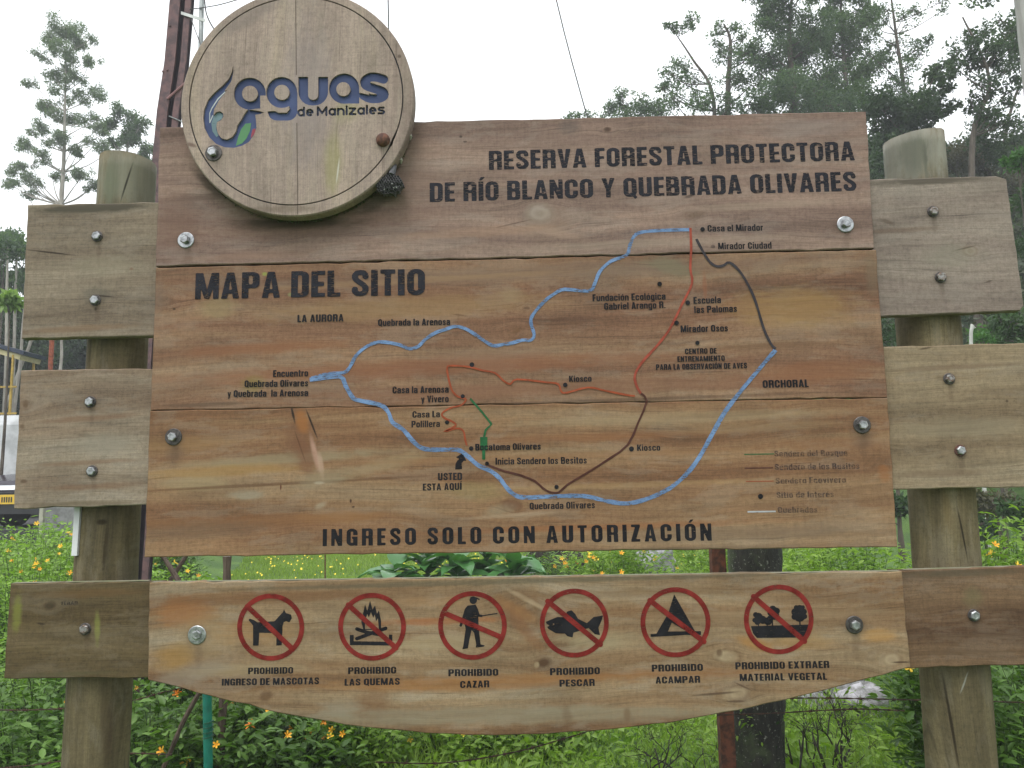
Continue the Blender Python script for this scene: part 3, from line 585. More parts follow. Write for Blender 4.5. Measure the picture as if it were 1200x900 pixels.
# carved shapes in photo pixels
Z1 = lambda P: [(225+x/7.5, 70+y/7.5) for x, y in P]
bird = Z1([(362, 48), (350, 110), (322, 168), (270, 225), (200, 285), (140, 352), (108, 430), (97, 510), (108, 600), (150, 680), (210, 738), (290, 770), (370, 774), (440, 756), (500, 722), (545, 660), (566, 600), (562, 530), (556, 484), (600, 477), (632, 463), (600, 452), (520, 440), (488, 440), (460, 475), (432, 528), (398, 576), (386, 630), (352, 680), (305, 702), (258, 690), (228, 650), (215, 600), (218, 550), (255, 530), (276, 500), (272, 470), (245, 452), (212, 460), (190, 486), (192, 440), (235, 360), (312, 262), (285, 275), (345, 190), (364, 110)])
ops = [('+', bird), ('+', circ(292.7, 109.7, 18.8)), ('+', rc(293, 110, 311, 127.3)), ('-', circ(292.8, 109.6, 9.2)),
       ('+', circ(330, 108.3, 18.2)), ('+', rc(339, 108, 348.4, 131)), ('-', circ(330.3, 108.2, 8.9)),
       ('+', rr(313.5, 119, 348.4, 141.3, 12)), ('-', rr(320, 110, 339, 131.5, 8)), ('-', rc(305, 112, 331, 129.5)), ('+', circ(330, 108.3, 18.2)), ('-', circ(330.3, 108.2, 8.9)), ('-', [(312.5, 126), (340, 127), (336, 132), (326, 132), (322, 130), (313, 130.4)]),
       ('+', rr(349.6, 60, 384.4, 123.6, 16)), ('-', rr(361, 50, 372.8, 117, 5.8)), ('-', rc(340, 50, 390, 90)), ('-', rc(345, 50, 361, 90)),
       ('+', circ(403.2, 103.8, 17.8)), ('+', rc(404, 104, 421, 121.3)), ('-', circ(402.3, 104.4, 8.2)),
       ('s', smooth_line([(449.5, 92.8), (442, 90.6), (434, 90.4), (427.6, 94.5), (429, 100), (438, 103.5), (448, 107), (450, 112), (444, 115.2), (434, 115.4), (426, 111.6)], 3), 10.6), ('-', [(421, 104), (432, 107.5), (432.5, 111), (421, 108.4)])]
def thin(ch, x, y, h, wd):   # monoline rounded letters of the small line; y up = smaller
    xh = h*.72; r = xh/2; q = []
    c = lambda a0, a1, cx, cy, rx, ry: [(cx+rx*math.cos(math.radians(a)), cy-ry*math.sin(math.radians(a))) for a in np.linspace(a0, a1, 14)]
    if ch in 'dae': q.append(c(0, 360, x+r, y-r, r, r) if ch != 'e' else [(x, y-r)]+[(x+2*r, y-r)]+c(0, 300, x+r, y-r, r, r))
    if ch == 'd': q.append([(x+2*r, y), (x+2*r, y-h)])
    if ch == 'a': q.append([(x+2*r, y), (x+2*r, y-xh)])
    if ch == 'M': q.append([(x, y), (x, y-h), (x+.55*h, y-.25*h), (x+1.1*h, y-h), (x+1.1*h, y)])
    if ch == 'n': q.append([(x, y), (x, y-xh)]); q.append(c(180, 0, x+r, y-r, r, r)+[(x+2*r, y)])
    if ch == 'i': q.append([(x, y), (x, y-xh)]); q.append([(x, y-h), (x, y-h+.3)])
    if ch == 'l': q.append([(x, y), (x, y-h)])
    if ch == 'z': q.append([(x, y-xh), (x+xh, y-xh), (x, y), (x+xh, y)])
    if ch == 's': q.append([(x+xh*.9, y-xh), (x+.2*xh, y-xh), (x, y-.78*xh), (x+.15*xh, y-.55*xh), (x+.8*xh, y-.48*xh), (x+xh, y-.25*xh), (x+.8*xh, y), (x, y)])
    adv = {'d': 2*r, 'a': 2*r, 'e': 2*r, 'M': 1.1*h, 'n': 2*r, 'i': 0, 'l': 0, 'z': xh, 's': xh}[ch]
    return [('s', p, wd) for p in q], adv
ops_small = []; tx = 349.5; hh = 9.2
for ch in 'de Manizales':
    if ch == ' ': tx += 2.6; continue
    o_s, ad = thin(ch, tx, 135.4-(tx-349)*.028, hh, 2.6); ops_small += o_s; tx += ad+3.5
def emblem():
    root_mat = mD
    bx0, by0, bx1, by1 = 236, 72, 460, 176
    a, b = U(bx0, by1, YD), U(bx1, by0, YD)
    # convert pixel ops to plane by sampling the raster in pixel space
    rect = (a.x, a.z, b.x, b.z); res = .0010
    nx, nz = int((rect[2]-rect[0])/res), int((rect[3]-rect[1])/res)
    def plane2px(X, Z):
        dx, dy, dz = X-CAM[0], YD-CAM[1], Z-CAM[2]
        f = dx*FW[0]+dy*FW[1]+dz*FW[2]; r = dx*RI[0]+dy*RI[1]+dz*RI[2]; u = dx*UP[0]+dy*UP[1]+dz*UP[2]
        return 600+F0*r/f, 450-F0*u/f
    acc = np.zeros((nz+1, nx+1)); ss = 2
    allops = ops+ops_small
    for i in range(ss):
        for j in range(ss):
            X, Z = np.meshgrid(rect[0]+res*(np.arange(nx+1)+(i+.5)/ss-.5), rect[1]+res*(np.arange(nz+1)+(j+.5)/ss-.5))
            PX, PY = plane2px(X, Z); acc += raster(allops, PX, PY)
    acc /= ss*ss
    x1, z1 = rect[0]+nx*res, rect[1]+nz*res
    dep, th = .007, .045
    vs, fs = [], []
    def addp(pts, y, rev=False):
        i0 = len(vs); vs.extend((q[0], y, q[1]) for q in pts); l = list(range(i0, i0+len(pts))); fs.append(l[::-1] if rev else l)
    polys, segs = march(acc, rect[0], rect[1], res, res, invert=True)
    for pl in polys: addp(pl, YD)
    for (p, q) in segs: 
        i0 = len(vs); vs.extend([(p[0], YD, p[1]), (q[0], YD, q[1]), (q[0], YD+dep, q[1]), (p[0], YD+dep, p[1])]); fs.append([i0, i0+1, i0+2, i0+3])
    # face round the carved field, inside the groove
    n = 120
    ring = lambda cx, cz, r: [(cx+r*math.cos(2*math.pi*k/n), cz+r*(.022+1.022*math.sin(2*math.pi*k/n))) for k in range(n)]
    gi = ring(gx, gz, gr-.0022); go = ring(gx, gz, gr+.0022); ou = ring(dcx, dcz, RD-.004); ou2 = ring(dcx, dcz, RD)
    zm = (rect[1]+z1)/2
    k0 = int(round(math.degrees(math.asin((zm-gz-.022*gr)/gr/1.022))/3)) % n
    kl = (n//2-k0) % n
    upper = [gi[(k0+i) % n] for i in range(((kl-k0) % n)+1)]
    lower = [gi[(kl+i) % n] for i in range(((k0-kl) % n)+1)]
    addp(upper+[(rect[0], zm), (rect[0], z1), (x1, z1), (x1, zm)], YD)
    addp(lower+[(x1, zm), (x1, rect[1]), (rect[0], rect[1]), (rect[0], zm)], YD)
    for k in range(n):
        j = (k+1) % n
        for (A, ya, B, yb) in ((gi, YD, gi, YD+.005), (go, YD+.005, go, YD), (go, YD, ou, YD), (ou, YD, ou2, YD+.005), (ou2, YD+.005, ou2, YD+th)):
            i0 = len(vs); vs.extend([(A[k][0], ya, A[k][1]), (A[j][0], ya, A[j][1]), (B[j][0], yb, B[j][1]), (B[k][0], yb, B[k][1])]); fs.append([i0, i0+1, i0+2, i0+3])
    addp(ou2, YD+th, True)
    em = pymesh('emblem_disc', vs, fs, mD, sign)
    em['label'] = 'round carved wooden disc with blue lettering and bird'
    # groove bottom
    vs2, fs2 = [], []
    for k in range(n):
        j = (k+1) % n; i0 = len(vs2)
        vs2.extend([(gi[k][0], YD+.005, gi[k][1]), (gi[j][0], YD+.005, gi[j][1]), (go[j][0], YD+.005, go[j][1]), (go[k][0], YD+.005, go[k][1])]); fs2.append([i0, i0+1, i0+2, i0+3])
    pymesh('groove', vs2, fs2, plain('groove_paint', srgb(40, 38, 42), .8), em)
    # painted floors of the carving
    for nm, oo, mt in (('carved_lettering', ops, mFlo), ('carved_lettering', ops_small, paint('carved_slate', srgb(58, 64, 84), 0, 60, .2))):
        acc2 = np.zeros((nz+1, nx+1))
        X, Z = np.meshgrid(rect[0]+res*np.arange(nx+1), rect[1]+res*np.arange(nz+1)); PX, PY = plane2px(X, Z)
        mk = raster(oo, PX, PY)
        dil = mk.copy()
        for _ in range(2):
            t = dil.copy(); t[1:] |= dil[:-1]; t[:-1] |= dil[1:]; t[:, 1:] |= dil[:, :-1]; t[:, :-1] |= dil[:, 1:]; dil = t
        pl, _ = march(dil.astype(float), rect[0], rect[1], res, res)
        v3, f3 = [], []
        yy = YD+dep-.0002 if oo is ops else YD+dep-.0004
        for q in pl:
            i0 = len(v3); v3.extend((a_[0], yy, a_[1]) for a_ in q); f3.append(list(range(i0, i0+len(q))))
        pymesh(nm, v3, f3, mt, em)
    for nm, P, c in (('green_feather', [(520, 556), (470, 562), (432, 610), (405, 680), (386, 756), (440, 735), (480, 690), (512, 620)], (92, 140, 98)),
                     ('red_feather', [(556, 602), (532, 612), (522, 650), (516, 690), (540, 664), (560, 625)], (150, 72, 86)),
                     ('pale_feather', [(190, 500), (170, 560), (180, 630), (215, 680), (232, 668), (212, 610), (222, 545), (262, 520), (272, 490), (250, 462), (215, 468)], (118, 142, 148)),
                     ('white_feather_line', [(302, 268), (225, 340), (170, 425), (152, 470), (152, 556), (160, 556), (188, 490), (180, 486), (160, 530), (160, 470), (178, 430), (232, 348), (306, 272)], (190, 196, 196))):
        P = Z1(P); v3 = [U(x, y, YD+dep-.0008) for x, y in P]
        pymesh(nm, v3, [list(range(len(v3)))[::-1]], paint(nm, srgb(*c, .76), .1, 80, .1), em)
    seam_m = plain('seam_dark', srgb(84, 72, 62), .9)
    # seam between the two half discs
    q0, q1 = U(346.5, 5, YD), U(349, 250, YD)
    for (za, zb) in ((U(347, 88, YD).z, gz+1.04*gr-.004), (U(347, 144, YD).z, dcz-RD+.006)):
        xa = q0.x+(q1.x-q0.x)*(za-q0.z)/(q1.z-q0.z); xb = q0.x+(q1.x-q0.x)*(zb-q0.z)/(q1.z-q0.z)
        mb = MB(); mb.add([(xa-.0011, YD-.0004, za), (xa+.0011, YD-.0004, za), (xb+.0011, YD-.0004, zb), (xb-.0011, YD-.0004, zb)], [[0, 1, 2, 3]])
        mb.build('seam', seam_m, em)
    # spacers behind the disc
    for xo in (-.2, .2):
        mb = MB(); mb.box((dcx+xo, YD+.045+.0085, dcz-.12), (.08, .0165, .3)); mb.build('spacer', rust, em)
    return em
emb = emblem()
bolt(250.5, 179.5, YD, 10.5, 6.4, steel_dk, steel, h=.016)
bolt(449, 164.5, YD, 9, 8.6, rust, rust, dome=True, wash=False, h=.02)

# ------------------------------------------------------------------ printing on the boards
ink = paint('black_paint', srgb(27, 26, 30, .76), .26, 150, .25, dark=None)
ink_worn = paint('worn_black_paint', srgb(32, 32, 40, .76), .44, 120, .3)
ink_faint = paint('faint_black_paint', srgb(44, 46, 56, .76), .7, 220, .25, floor=.42)
blue = paint('blue_paint', srgb(116, 145, 184, .72), .46, 150, .22, dark=srgb(70, 90, 140))
slate = paint('slate_paint', srgb(58, 54, 58, .76), .15, 150, .2)
redp = paint('red_paint', srgb(160, 74, 56, .76), .25, 160, .2)
orange = paint('orange_paint', srgb(160, 78, 48, .76), .2, 160, .2)
brown = paint('brown_paint', srgb(84, 50, 40, .76), .15, 160, .2)
green = paint('green_paint', srgb(36, 96, 56, .76), .25, 160, .2)
white = paint('white_paint', srgb(180, 184, 188, .76), .2, 160, .1)
signred = paint('sign_red_paint', srgb(124, 36, 30, .76), .3, 150, .3)
text('RESERVA FORESTAL PROTECTORA', (573, 199.2), (1002, 188), 22.2, ink_worn, res=36)
text('DE RÍO BLANCO Y QUEBRADA OLIVARES', (503.5, 237), (1004, 223.7), 22.5, ink_worn, res=36)
text('MAPA DEL SITIO', (228.5, 350.7), (498, 345.6), 30.5, ink_worn, res=40)
text('INGRESO SOLO CON AUTORIZACIÓN', (378, 640), (834.2, 633.5), 20, ink, track=.21, res=34)
for t, a, b, h in (('LA AURORA', (348.5, 377.6), (402.5, 376.6), 8.6), ('Quebrada la Arenosa', (443, 382), (527.5, 380.8), 7.9), ('Encuentro', (320, 441.8), (361, 441), 8),
                   ('Quebrada Olivares', (286.5, 453.8), (361, 452.7), 8), ('y Quebrada  la Arenosa', (266.5, 465.4), (361, 464.2), 8), ('Casa la Arenosa', (460, 461), (525.8, 460), 8), ('y Vivero', (493.5, 471.8), (525.8, 471.2), 8),
                   ('Casa La', (483.3, 489.6), (515.5, 489), 7.7), ('Polillera', (482.2, 501), (515.5, 500.3), 7.7), ('Bocatoma Olivares', (557, 528), (633.8, 526.7), 7.8), ('Inicia Sendero los Besitos', (580.7, 544.6), (687.8, 543.2), 8),
                   ('USTED', (513.3, 563), (541.5, 562.5), 8.6), ('ESTA AQUÍ', (495.5, 575), (541, 574), 8.2), ('Kiosco', (667, 447.6), (693.3, 447), 7.2), ('Kiosco', (746.7, 528.4), (773.8, 528), 7.4), ('Quebrada Olivares', (620.7, 597), (697.3, 595.6), 8),
                   ('Fundación Ecológica', (694.5, 353), (780, 351), 8), ('Gabriel Arango R.', (708, 363), (780, 361), 8), ('Escuela', (812.9, 356), (845, 355.2), 8), ('las Palomas', (813.8, 366.8), (863.8, 365.4), 8),
                   ('Mirador Osos', (797.8, 389.5), (853.3, 388.2), 8), ('CENTRO DE', (802.9, 415), (840, 414.2), 6.4), ('ENTRENAMIENTO', (794, 424), (849.5, 422.8), 6.4), ('PARA LA OBSERVACIÓN DE AVES', (768.9, 433.6), (875.6, 431.6), 6.6),
                   ('Casa el Mirador', (829.3, 271.6), (894.4, 270.3), 7.8), ('Mirador Ciudad', (841.8, 292.3), (904.4, 291.2), 7.8), ('ORCHORAL', (894, 454.6), (947.8, 453.6), 9),
                   ('PROHIBIDO', (290.7, 790.1), (343.5, 789.3), 7.6), ('INGRESO DE MASCOTAS', (259.8, 803.5), (373.9, 801.8), 8), ('PROHIBIDO', (408, 790), (464.3, 789.2), 8), ('LAS QUEMAS', (403.8, 803.6), (468.5, 802.4), 8),
                   ('PROHIBIDO', (525.5, 792.6), (584, 791.8), 8.2), ('CAZAR', (539.3, 806.3), (573.4, 805.5), 8.2), ('PROHIBIDO', (644.7, 791.3), (703.2, 790), 8.2), ('PESCAR', (655.8, 804.8), (697, 803.8), 8.2),
                   ('PROHIBIDO', (764, 787.2), (824, 786), 8.2), ('ACAMPAR', (768.4, 801.2), (820.6, 800.1), 8.2), ('PROHIBIDO EXTRAER', (862, 784.6), (972, 782.8), 8.4), ('MATERIAL VEGETAL', (867, 798.2), (969.4, 796.6), 8.4)):
    text(t, a, b, h, ink, res=22, track=.085, Y=-.0022 if t[:3] == 'Boc' else -.0006)
for t, a, b, h in (('Sendero del Bosque', (907.5, 535.2), (993.3, 534), 7), ('Sendero de los Besitos', (908, 551), (1007.5, 549.4), 7.2), ('Sendero Ecovivero', (909, 567), (991.5, 565.6), 7), ('Sitio de Interés', (910, 583.6), (977.5, 582.6), 7), ('Quebradas', (911.7, 601.2), (958.3, 600.6), 7)):
    text(t, a, b, h, ink_faint, res=22, track=.085)
text('TEBAR', (71, 709), (91, 708.6), 4, ink_faint, res=18, Y=YW-.0006)
L1 = [(365, 443.5), (385, 437.8), (403, 436.5), (410, 430), (417, 417), (428, 407), (440, 401.5), (452, 401), (468, 404), (480, 408.5), (490, 406), (498, 398), (510, 390), (522, 386), (533, 382.5), (545, 385), (557, 392), (567, 399), (578, 405), (590, 403.5), (600, 402), (612, 398.5), (622, 398.5), (626, 392), (622, 378), (625, 368), (638, 353), (650, 344), (662, 339), (690, 341), (697, 332), (703, 318), (716, 306), (734, 299), (738, 288), (743, 277), (752, 272), (775, 270), (809, 269)]
L2 = [(363, 445), (385, 442), (400, 442), (405, 452), (412, 464), (418, 468.5), (440, 473), (450, 477), (456, 485), (460, 495), (473, 504), (483, 516), (494, 525), (510, 527), (535, 527), (545, 532), (560, 545), (575, 552), (585, 560), (595, 573), (605, 581), (617, 583), (640, 582), (670, 581), (690, 582), (710, 587), (735, 590), (760, 584), (785, 572), (805, 555), (820, 535), (835, 508), (850, 482), (870, 456), (890, 432), (909, 410)]
ribbon('river_line', L1, 4.0, blue, Y=-.0006); ribbon('river_line', L2, 4.9, blue, Y=-.0009)
ribbon('trail_line', [(816, 280), (824, 295), (832, 307), (840, 312), (848, 311), (855, 307.5), (867, 318), (878, 336), (886, 355), (895, 385), (903, 402), (909, 409)], 3, slate, Y=-.0012)
ribbon('trail_line', [(809, 267), (810, 290), (809, 315), (811, 332), (800, 355), (785, 385), (770, 405), (752, 425), (744, 440), (746, 452), (751, 461)], 2.9, redp, Y=-.0012)
ribbon('trail_line', [(751, 461), (758, 470), (748, 495), (736, 521), (715, 537), (690, 553), (665, 568), (655, 577), (645, 577), (636, 572), (627, 564), (610, 557), (590, 552), (572, 545)], 2.6, brown, Y=-.0014, smooth=2)
ribbon('trail_line', [(744, 464), (735, 463), (710, 458), (689, 454), (665, 460), (658, 459), (654, 450), (640, 448), (606, 444.5), (598, 450), (590, 446), (580, 437), (565, 434), (550, 430), (530, 428.5), (524, 431), (526, 445), (530, 458), (537, 465), (546, 468), (540, 475), (528, 478), (518, 484.5), (521, 490), (530, 494), (534, 499), (520, 506), (535, 502), (543, 505), (545, 515), (547, 522)], 2.2, orange, Y=-.0016, smooth=3)
ribbon('trail_line', [(551, 467), (565, 483), (576, 497), (569, 504), (567.3, 512)], 2.6, green, Y=-.0016, smooth=0)
shape('intake_mark', [('+', rc(562.6, 512, 571.2, 527.5)), ('+', rc(565, 527, 568.6, 538.5))], (560, 510, 574, 541), green, Y=-.0018)
shape('arrow', [('+', [(400+x/4.5, 420+y/4.5) for x, y in [(600, 586), (602, 556), (612, 538), (622, 530), (604, 521), (640, 499), (660, 541), (646, 540), (634, 552), (637, 584)]])], (530, 528, 550, 553), ink, res=4)
for (x, y, r) in ((553, 427.3, 2.8), (542.2, 464.4, 2.4), (523.8, 494.9, 2.4), (552.2, 525.5, 2.6), (570.7, 543.3, 2.4), (662.4, 451, 2.6), (740, 526, 2.9), (652.2, 570.7, 2.5), (773, 332.7, 2.7), (806, 354.7, 2.7), (792.9, 378.4, 2.7), (817.3, 401.8, 2.5), (823.3, 268.7, 2.6), (891.3, 581.7, 3)):
    shape('map_dot', [('+', circ(x, y, r))], (x-5, y-5, x+5, y+5), ink, res=4, Y=-.002)
shape('map_dot', [('+', circ(835.5, 288.9, 2.7, 2.1))], (830, 284, 841, 294), ink_faint, res=4, Y=-.002)
for x0, x1, y, c, wd in ((872, 907.5, 532, green, 1.1), (872.5, 906, 548.3, brown, 1.4), (874, 906.7, 563.8, orange, .9), (876, 909, 599.4, white, 1.7)):
    ribbon('legend_line', [(x0, y+.4), (x1, y-.1)], wd, c, smooth=0, wob=0)

def zz(ox, oy, k): return lambda P: [(ox+x/k, oy+y/k) for x, y in P]
a4, a5, a6 = zz(265, 685, 5.4545), zz(500, 680, 5.217), zz(740, 680, 5.0)
dog = [('+', a4([(142, 226), (152, 218), (180, 228), (200, 242), (310, 234), (345, 195), (362, 178), (370, 158), (382, 182), (415, 192), (420, 215), (404, 242), (384, 234), (368, 240), (360, 268), (360, 300), (355, 388), (320, 390), (322, 335), (300, 310), (212, 308), (207, 390), (172, 390), (172, 262)]))]
fire = [('+', a4([(790, 322), (815, 322), (815, 362), (1040, 366), (1040, 320), (1062, 320), (1062, 390), (790, 387)])), ('s', a4([(836, 284), (900, 306), (1000, 322)]), 4.2), ('s', a4([(836, 346), (930, 310), (1020, 280)]), 4.2),
        ('+', a4([(878, 290), (864, 240), (876, 180), (888, 126), (902, 168), (920, 102), (936, 160), (952, 132), (964, 188), (976, 165), (990, 230), (990, 290)])), ('-', a4([(888, 284), (888, 232), (902, 188), (912, 210), (926, 176), (940, 214), (950, 190), (958, 236), (970, 214), (976, 284)]))]
hunter = [('+', circ(*a5([(285, 122)])[0], 4.4)), ('s', a5([(272, 106), (300, 108), (320, 116)]), 1.7), ('+', a5([(250, 155), (300, 148), (314, 180), (318, 290), (330, 392), (356, 398), (348, 406), (300, 412), (302, 390), (290, 322), (275, 304), (262, 360), (252, 416), (218, 422), (224, 400), (238, 300), (226, 232), (236, 172)])), ('s', a5([(240, 180), (222, 240), (208, 276)]), 3), ('s', a5([(305, 175), (318, 215), (335, 218)]), 2.8), ('s', a5([(318, 220), (430, 203)]), 1.2)]
fish = [('+', a5([(728, 254), (760, 240), (800, 224), (850, 226), (856, 192), (885, 183), (908, 205), (925, 235), (980, 262), (1020, 225), (1078, 215), (1072, 240), (1050, 290), (1060, 335), (1028, 330), (990, 292), (925, 312), (898, 320), (892, 350), (860, 342), (845, 326), (790, 324), (745, 298), (736, 285), (752, 276), (734, 268)])), ('-', circ(*a5([(776, 268)])[0], .9))]
tent = [('+', a6([(250, 82), (372, 298), (408, 298), (408, 320), (320, 320), (210, 327), (112, 332), (112, 315), (146, 313), (215, 195)])), ('-', a6([(236, 248), (214, 300), (322, 299), (290, 280)]))]
veg = [('+', a6([(700, 269), (1040, 259), (1030, 300), (1010, 335), (735, 338), (712, 310)]))]
for (x, y, r) in ((728, 202, 16), (745, 214, 24), (722, 234, 14), (770, 232, 24), (800, 240, 24), (812, 224, 18), (738, 244, 18), (828, 172, 24), (850, 180, 20), (838, 204, 28), (812, 192, 16), (985, 170, 26), (958, 186, 22), (1010, 184, 18), (985, 208, 36), (955, 214, 18), (1014, 212, 16), (965, 160, 14), (1004, 158, 12)):
    veg.append(('+', circ(*a6([(x, y)])[0], r/5, n=12)))
veg += [('s', a6([(985, 220), (988, 266)]), 1.8), ('s', a6([(826, 200), (826, 272)]), 1.5), ('s', a6([(745, 230), (745, 272)]), 1.2), ('s', a6([(795, 230), (795, 272)]), .8)]
for nm, cx, cy, r, ops_p, sl in (('dog', 317.2, 735, 39.3, dog, a4([(135, 140), (425, 412)])), ('campfire', 436, 734.5, 39.7, fire, a4([(780, 130), (1085, 405)])), ('hunter', 553.7, 733, 40.2, hunter, a5([(108, 200), (460, 350)])),
                                 ('fish', 673, 730.2, 40.4, fish, a5([(740, 128), (1062, 392)])), ('tent', 791.6, 729.2, 41, tent, a6([(108, 118), (425, 360)])), ('trees', 912.6, 725.8, 40.8, veg, a6([(715, 95), (1015, 358)]))):
    m_o = (sl[1][1]-sl[0][1])/(sl[1][0]-sl[0][0]); dx = 34/math.sqrt(1+m_o*m_o)
    box = (cx-45, cy-45, cx+45, cy+45)
    sg = shape('prohibition_ring', [('+', circ(cx, cy, r, n=90)), ('-', circ(cx, cy, r-5.6, n=90)), ('s', [sl[0], sl[1]], 6.0), ('-', circ(cx, cy, 90, n=90)[:0] or rc(0, 0, .1, .1))], box, signred, res=3.2, Y=-.0014)
    pc = shape(nm+'_symbol', ops_p, box, ink, sg, res=3.6, Y=-.0007)

# ------------------------------------------------------------------ wasp nest on the emblem rim
nest = thing('wasp_nest', 'small dark grey open-celled wasp nest hanging on the lower right rim of the round emblem', 'wasp nest', U(455, 216, -.03))
mb = MB(); cn = U(456, 216, -.045); capm = plain('nest_cap', (.45, .46, .44), .7)
for i in range(-6, 7):
    for j in range(-5, 6):
        x = (i+(j % 2)*.5)*.0086; z = j*.0075+.0015*math.sin(i*2.1)
        if (x/.046)**2+(z/.034)**2 > 1: continue
        yb = -.020*(1-(x/.05)**2-(z/.04)**2); yb += random.uniform(-.004, .003); n = 6; R1, R2 = .0047, .0036; vs = []; fs = []
        for rr_, yy in ((R1, yb+.03), (R1, yb), (R2, yb), (R2*.8, yb+.02)):
            for q in range(n):
                a = math.pi/6+2*math.pi*q/n; vs.append((cn.x+x+rr_*math.cos(a), cn.y+yy, cn.z+z+rr_*math.sin(a)))
        for t in range(3):
            for q in range(n): fs.append([t*n+q, t*n+(q+1) % n, (t+1)*n+(q+1) % n, (t+1)*n+q])
        fs.append([3*n+q for q in range(n)]); mb.add(vs, fs)
        if random.random() < .12:
            mbl = MB(); mbl.tube([(cn.x+x, cn.y+yb+.001, cn.z+z), (cn.x+x, cn.y+yb-.002, cn.z+z)], [.0024, .0012], 6); mbl.build('capped_cell', capm, nest)
c_o = mb.build('cells', plain('nest_paper', (.13, .125, .13), .8, 0, .8, 160), nest); c_o['kind'] = 'stuff'
mb = MB(); mb.tube([U(459, 205, -.05), U(461, 198, -.045), U(463, 192, -.03)], [.012, .008, .006], 8, jit=.2); mb.build('stalk', plain('nest_stalk', (.10, .10, .11), .9), nest)
# moss that has grown in the gap under the disc, and green film on the upward faces
P = []
for k in range(900):
    a = math.radians(random.choice((random.uniform(195, 345), random.uniform(225, 330)))); P.append((dcx+(RD-.004)*math.cos(a), random.uniform(-.014, -.001), dcz+(RD*1.01-.003)*math.sin(a)+.004+random.gauss(0, .003)))
MOSS = np.array(P)
for (a0, b0_, yy) in (((176, 683.2), (1056, 670), .0), ((12, 684.3), (172, 681.5), YW), ((1060, 668.5), (1224, 663.8), YW)):
    a, b = U(*a0, yy), U(*b0_, yy); n = 60; vs = []; fs = []
    for i in range(n+1):
        q = a.lerp(b, i/n); vs += [(q.x, yy+.004+random.uniform(0, .002), q.z+.0012), (q.x, yy+.031+random.uniform(-.004, .002), q.z+.0022)]
    for i in range(n): fs.append([2*i, 2*i+2, 2*i+3, 2*i+1])
    pymesh('moss_film', vs, fs, plain('moss_film_green', (.16, .17, .09), .9, 0, .5, 18, 0, (.20, .18, .13)), sign)
# loose cocoons round the rim
cocm = plain('cocoon_silk', (.32, .31, .24), .8)
for px, py, lb in ((481, 160, 'small pale cocoon stuck behind the right rim of the round emblem'), (470, 188, 'small pale cocoon beside the top of the dark wasp nest')):
    coc = MB(); coc.tube([U(px, py+4, -.02), U(px, py, -.024), U(px, py-4, -.02)], [.002, .0065, .002], 8)
    tag(coc.build('cocoon', cocm), lb, 'cocoon')
#@@BACKGROUND
# ================================================================== BACKGROUND
def sm(a, b, t): t = np.clip((t-a)/(b-a), 0, 1); return t*t*(3-2*t)
def gh(x, y):
    """ground height: level garden, then wooded slopes rising to the right and behind"""
    x = np.asarray(x, float); y = np.asarray(y, float)
    h = 12*sm(12, 40, y+.55*x)*sm(2, 15, x)+3*sm(16, 60, y+.55*x)*sm(-14, 16, x)+5*sm(24, 70, y)
    h += .45*sm(9, 13, y)*sm(-5, -8, x)
    h += (.05*np.sin(x*1.3)*np.cos(y*.9)+.03*np.sin(x*3.1+y*2.3))*sm(0, 3, y)
    return h+2.2*sm(30, 60, y)*np.sin(x*.11+1)*.5
def ghf(x, y): return float(gh(x, y))
def grid_axis(lo, hi, fine_lo, fine_hi, st, big):
    a = [lo]
    while a[-1] < hi: a.append(a[-1]+(st if fine_lo <= a[-1] < fine_hi else big))
    return np.array(a)
gx_ = np.concatenate((np.linspace(-400, -30, 16)[:-1], np.linspace(-30, 30, 121), np.linspace(30, 400, 16)[1:]))
gy_ = np.concatenate((np.linspace(-300, -6, 10)[:-1], np.linspace(-6, 60, 133), np.linspace(60, 500, 20)[1:]))
GX, GY = np.meshgrid(gx_, gy_); GZ = gh(GX, GY)
nxg, nyg = len(gx_), len(gy_)
idx = np.arange(nxg*nyg).reshape(nyg, nxg)
Fq = np.stack((idx[:-1, :-1], idx[:-1, 1:], idx[1:, 1:], idx[1:, :-1]), -1).reshape(-1, 4)
m, nt_, p = newmat('ground_soil_grass'); g = N(nt_)
tc = g.new('ShaderNodeTexCoord'); n1 = g.noise(tc.outputs['Object'], 1.2, 5, .6); n2 = g.noise(tc.outputs['Object'], 30, 4, .7)
c = g.mix(g.sstep(n1, .4, .62), (.06, .13, .022), (.10, .19, .03)); c = g.mix(g.sstep(n2, .5, .75), c, (.05, .045, .025))
g.l.new(c, p.inputs['Base Color']); p.inputs['Roughness'].default_value = .95; g.l.new(g.bump(n2, .8, .05), p.inputs['Normal'])
grd = fast('ground', np.stack((GX, GY, GZ), -1).reshape(-1, 3), Fq, m, None, True, 4); grd['kind'] = 'structure'

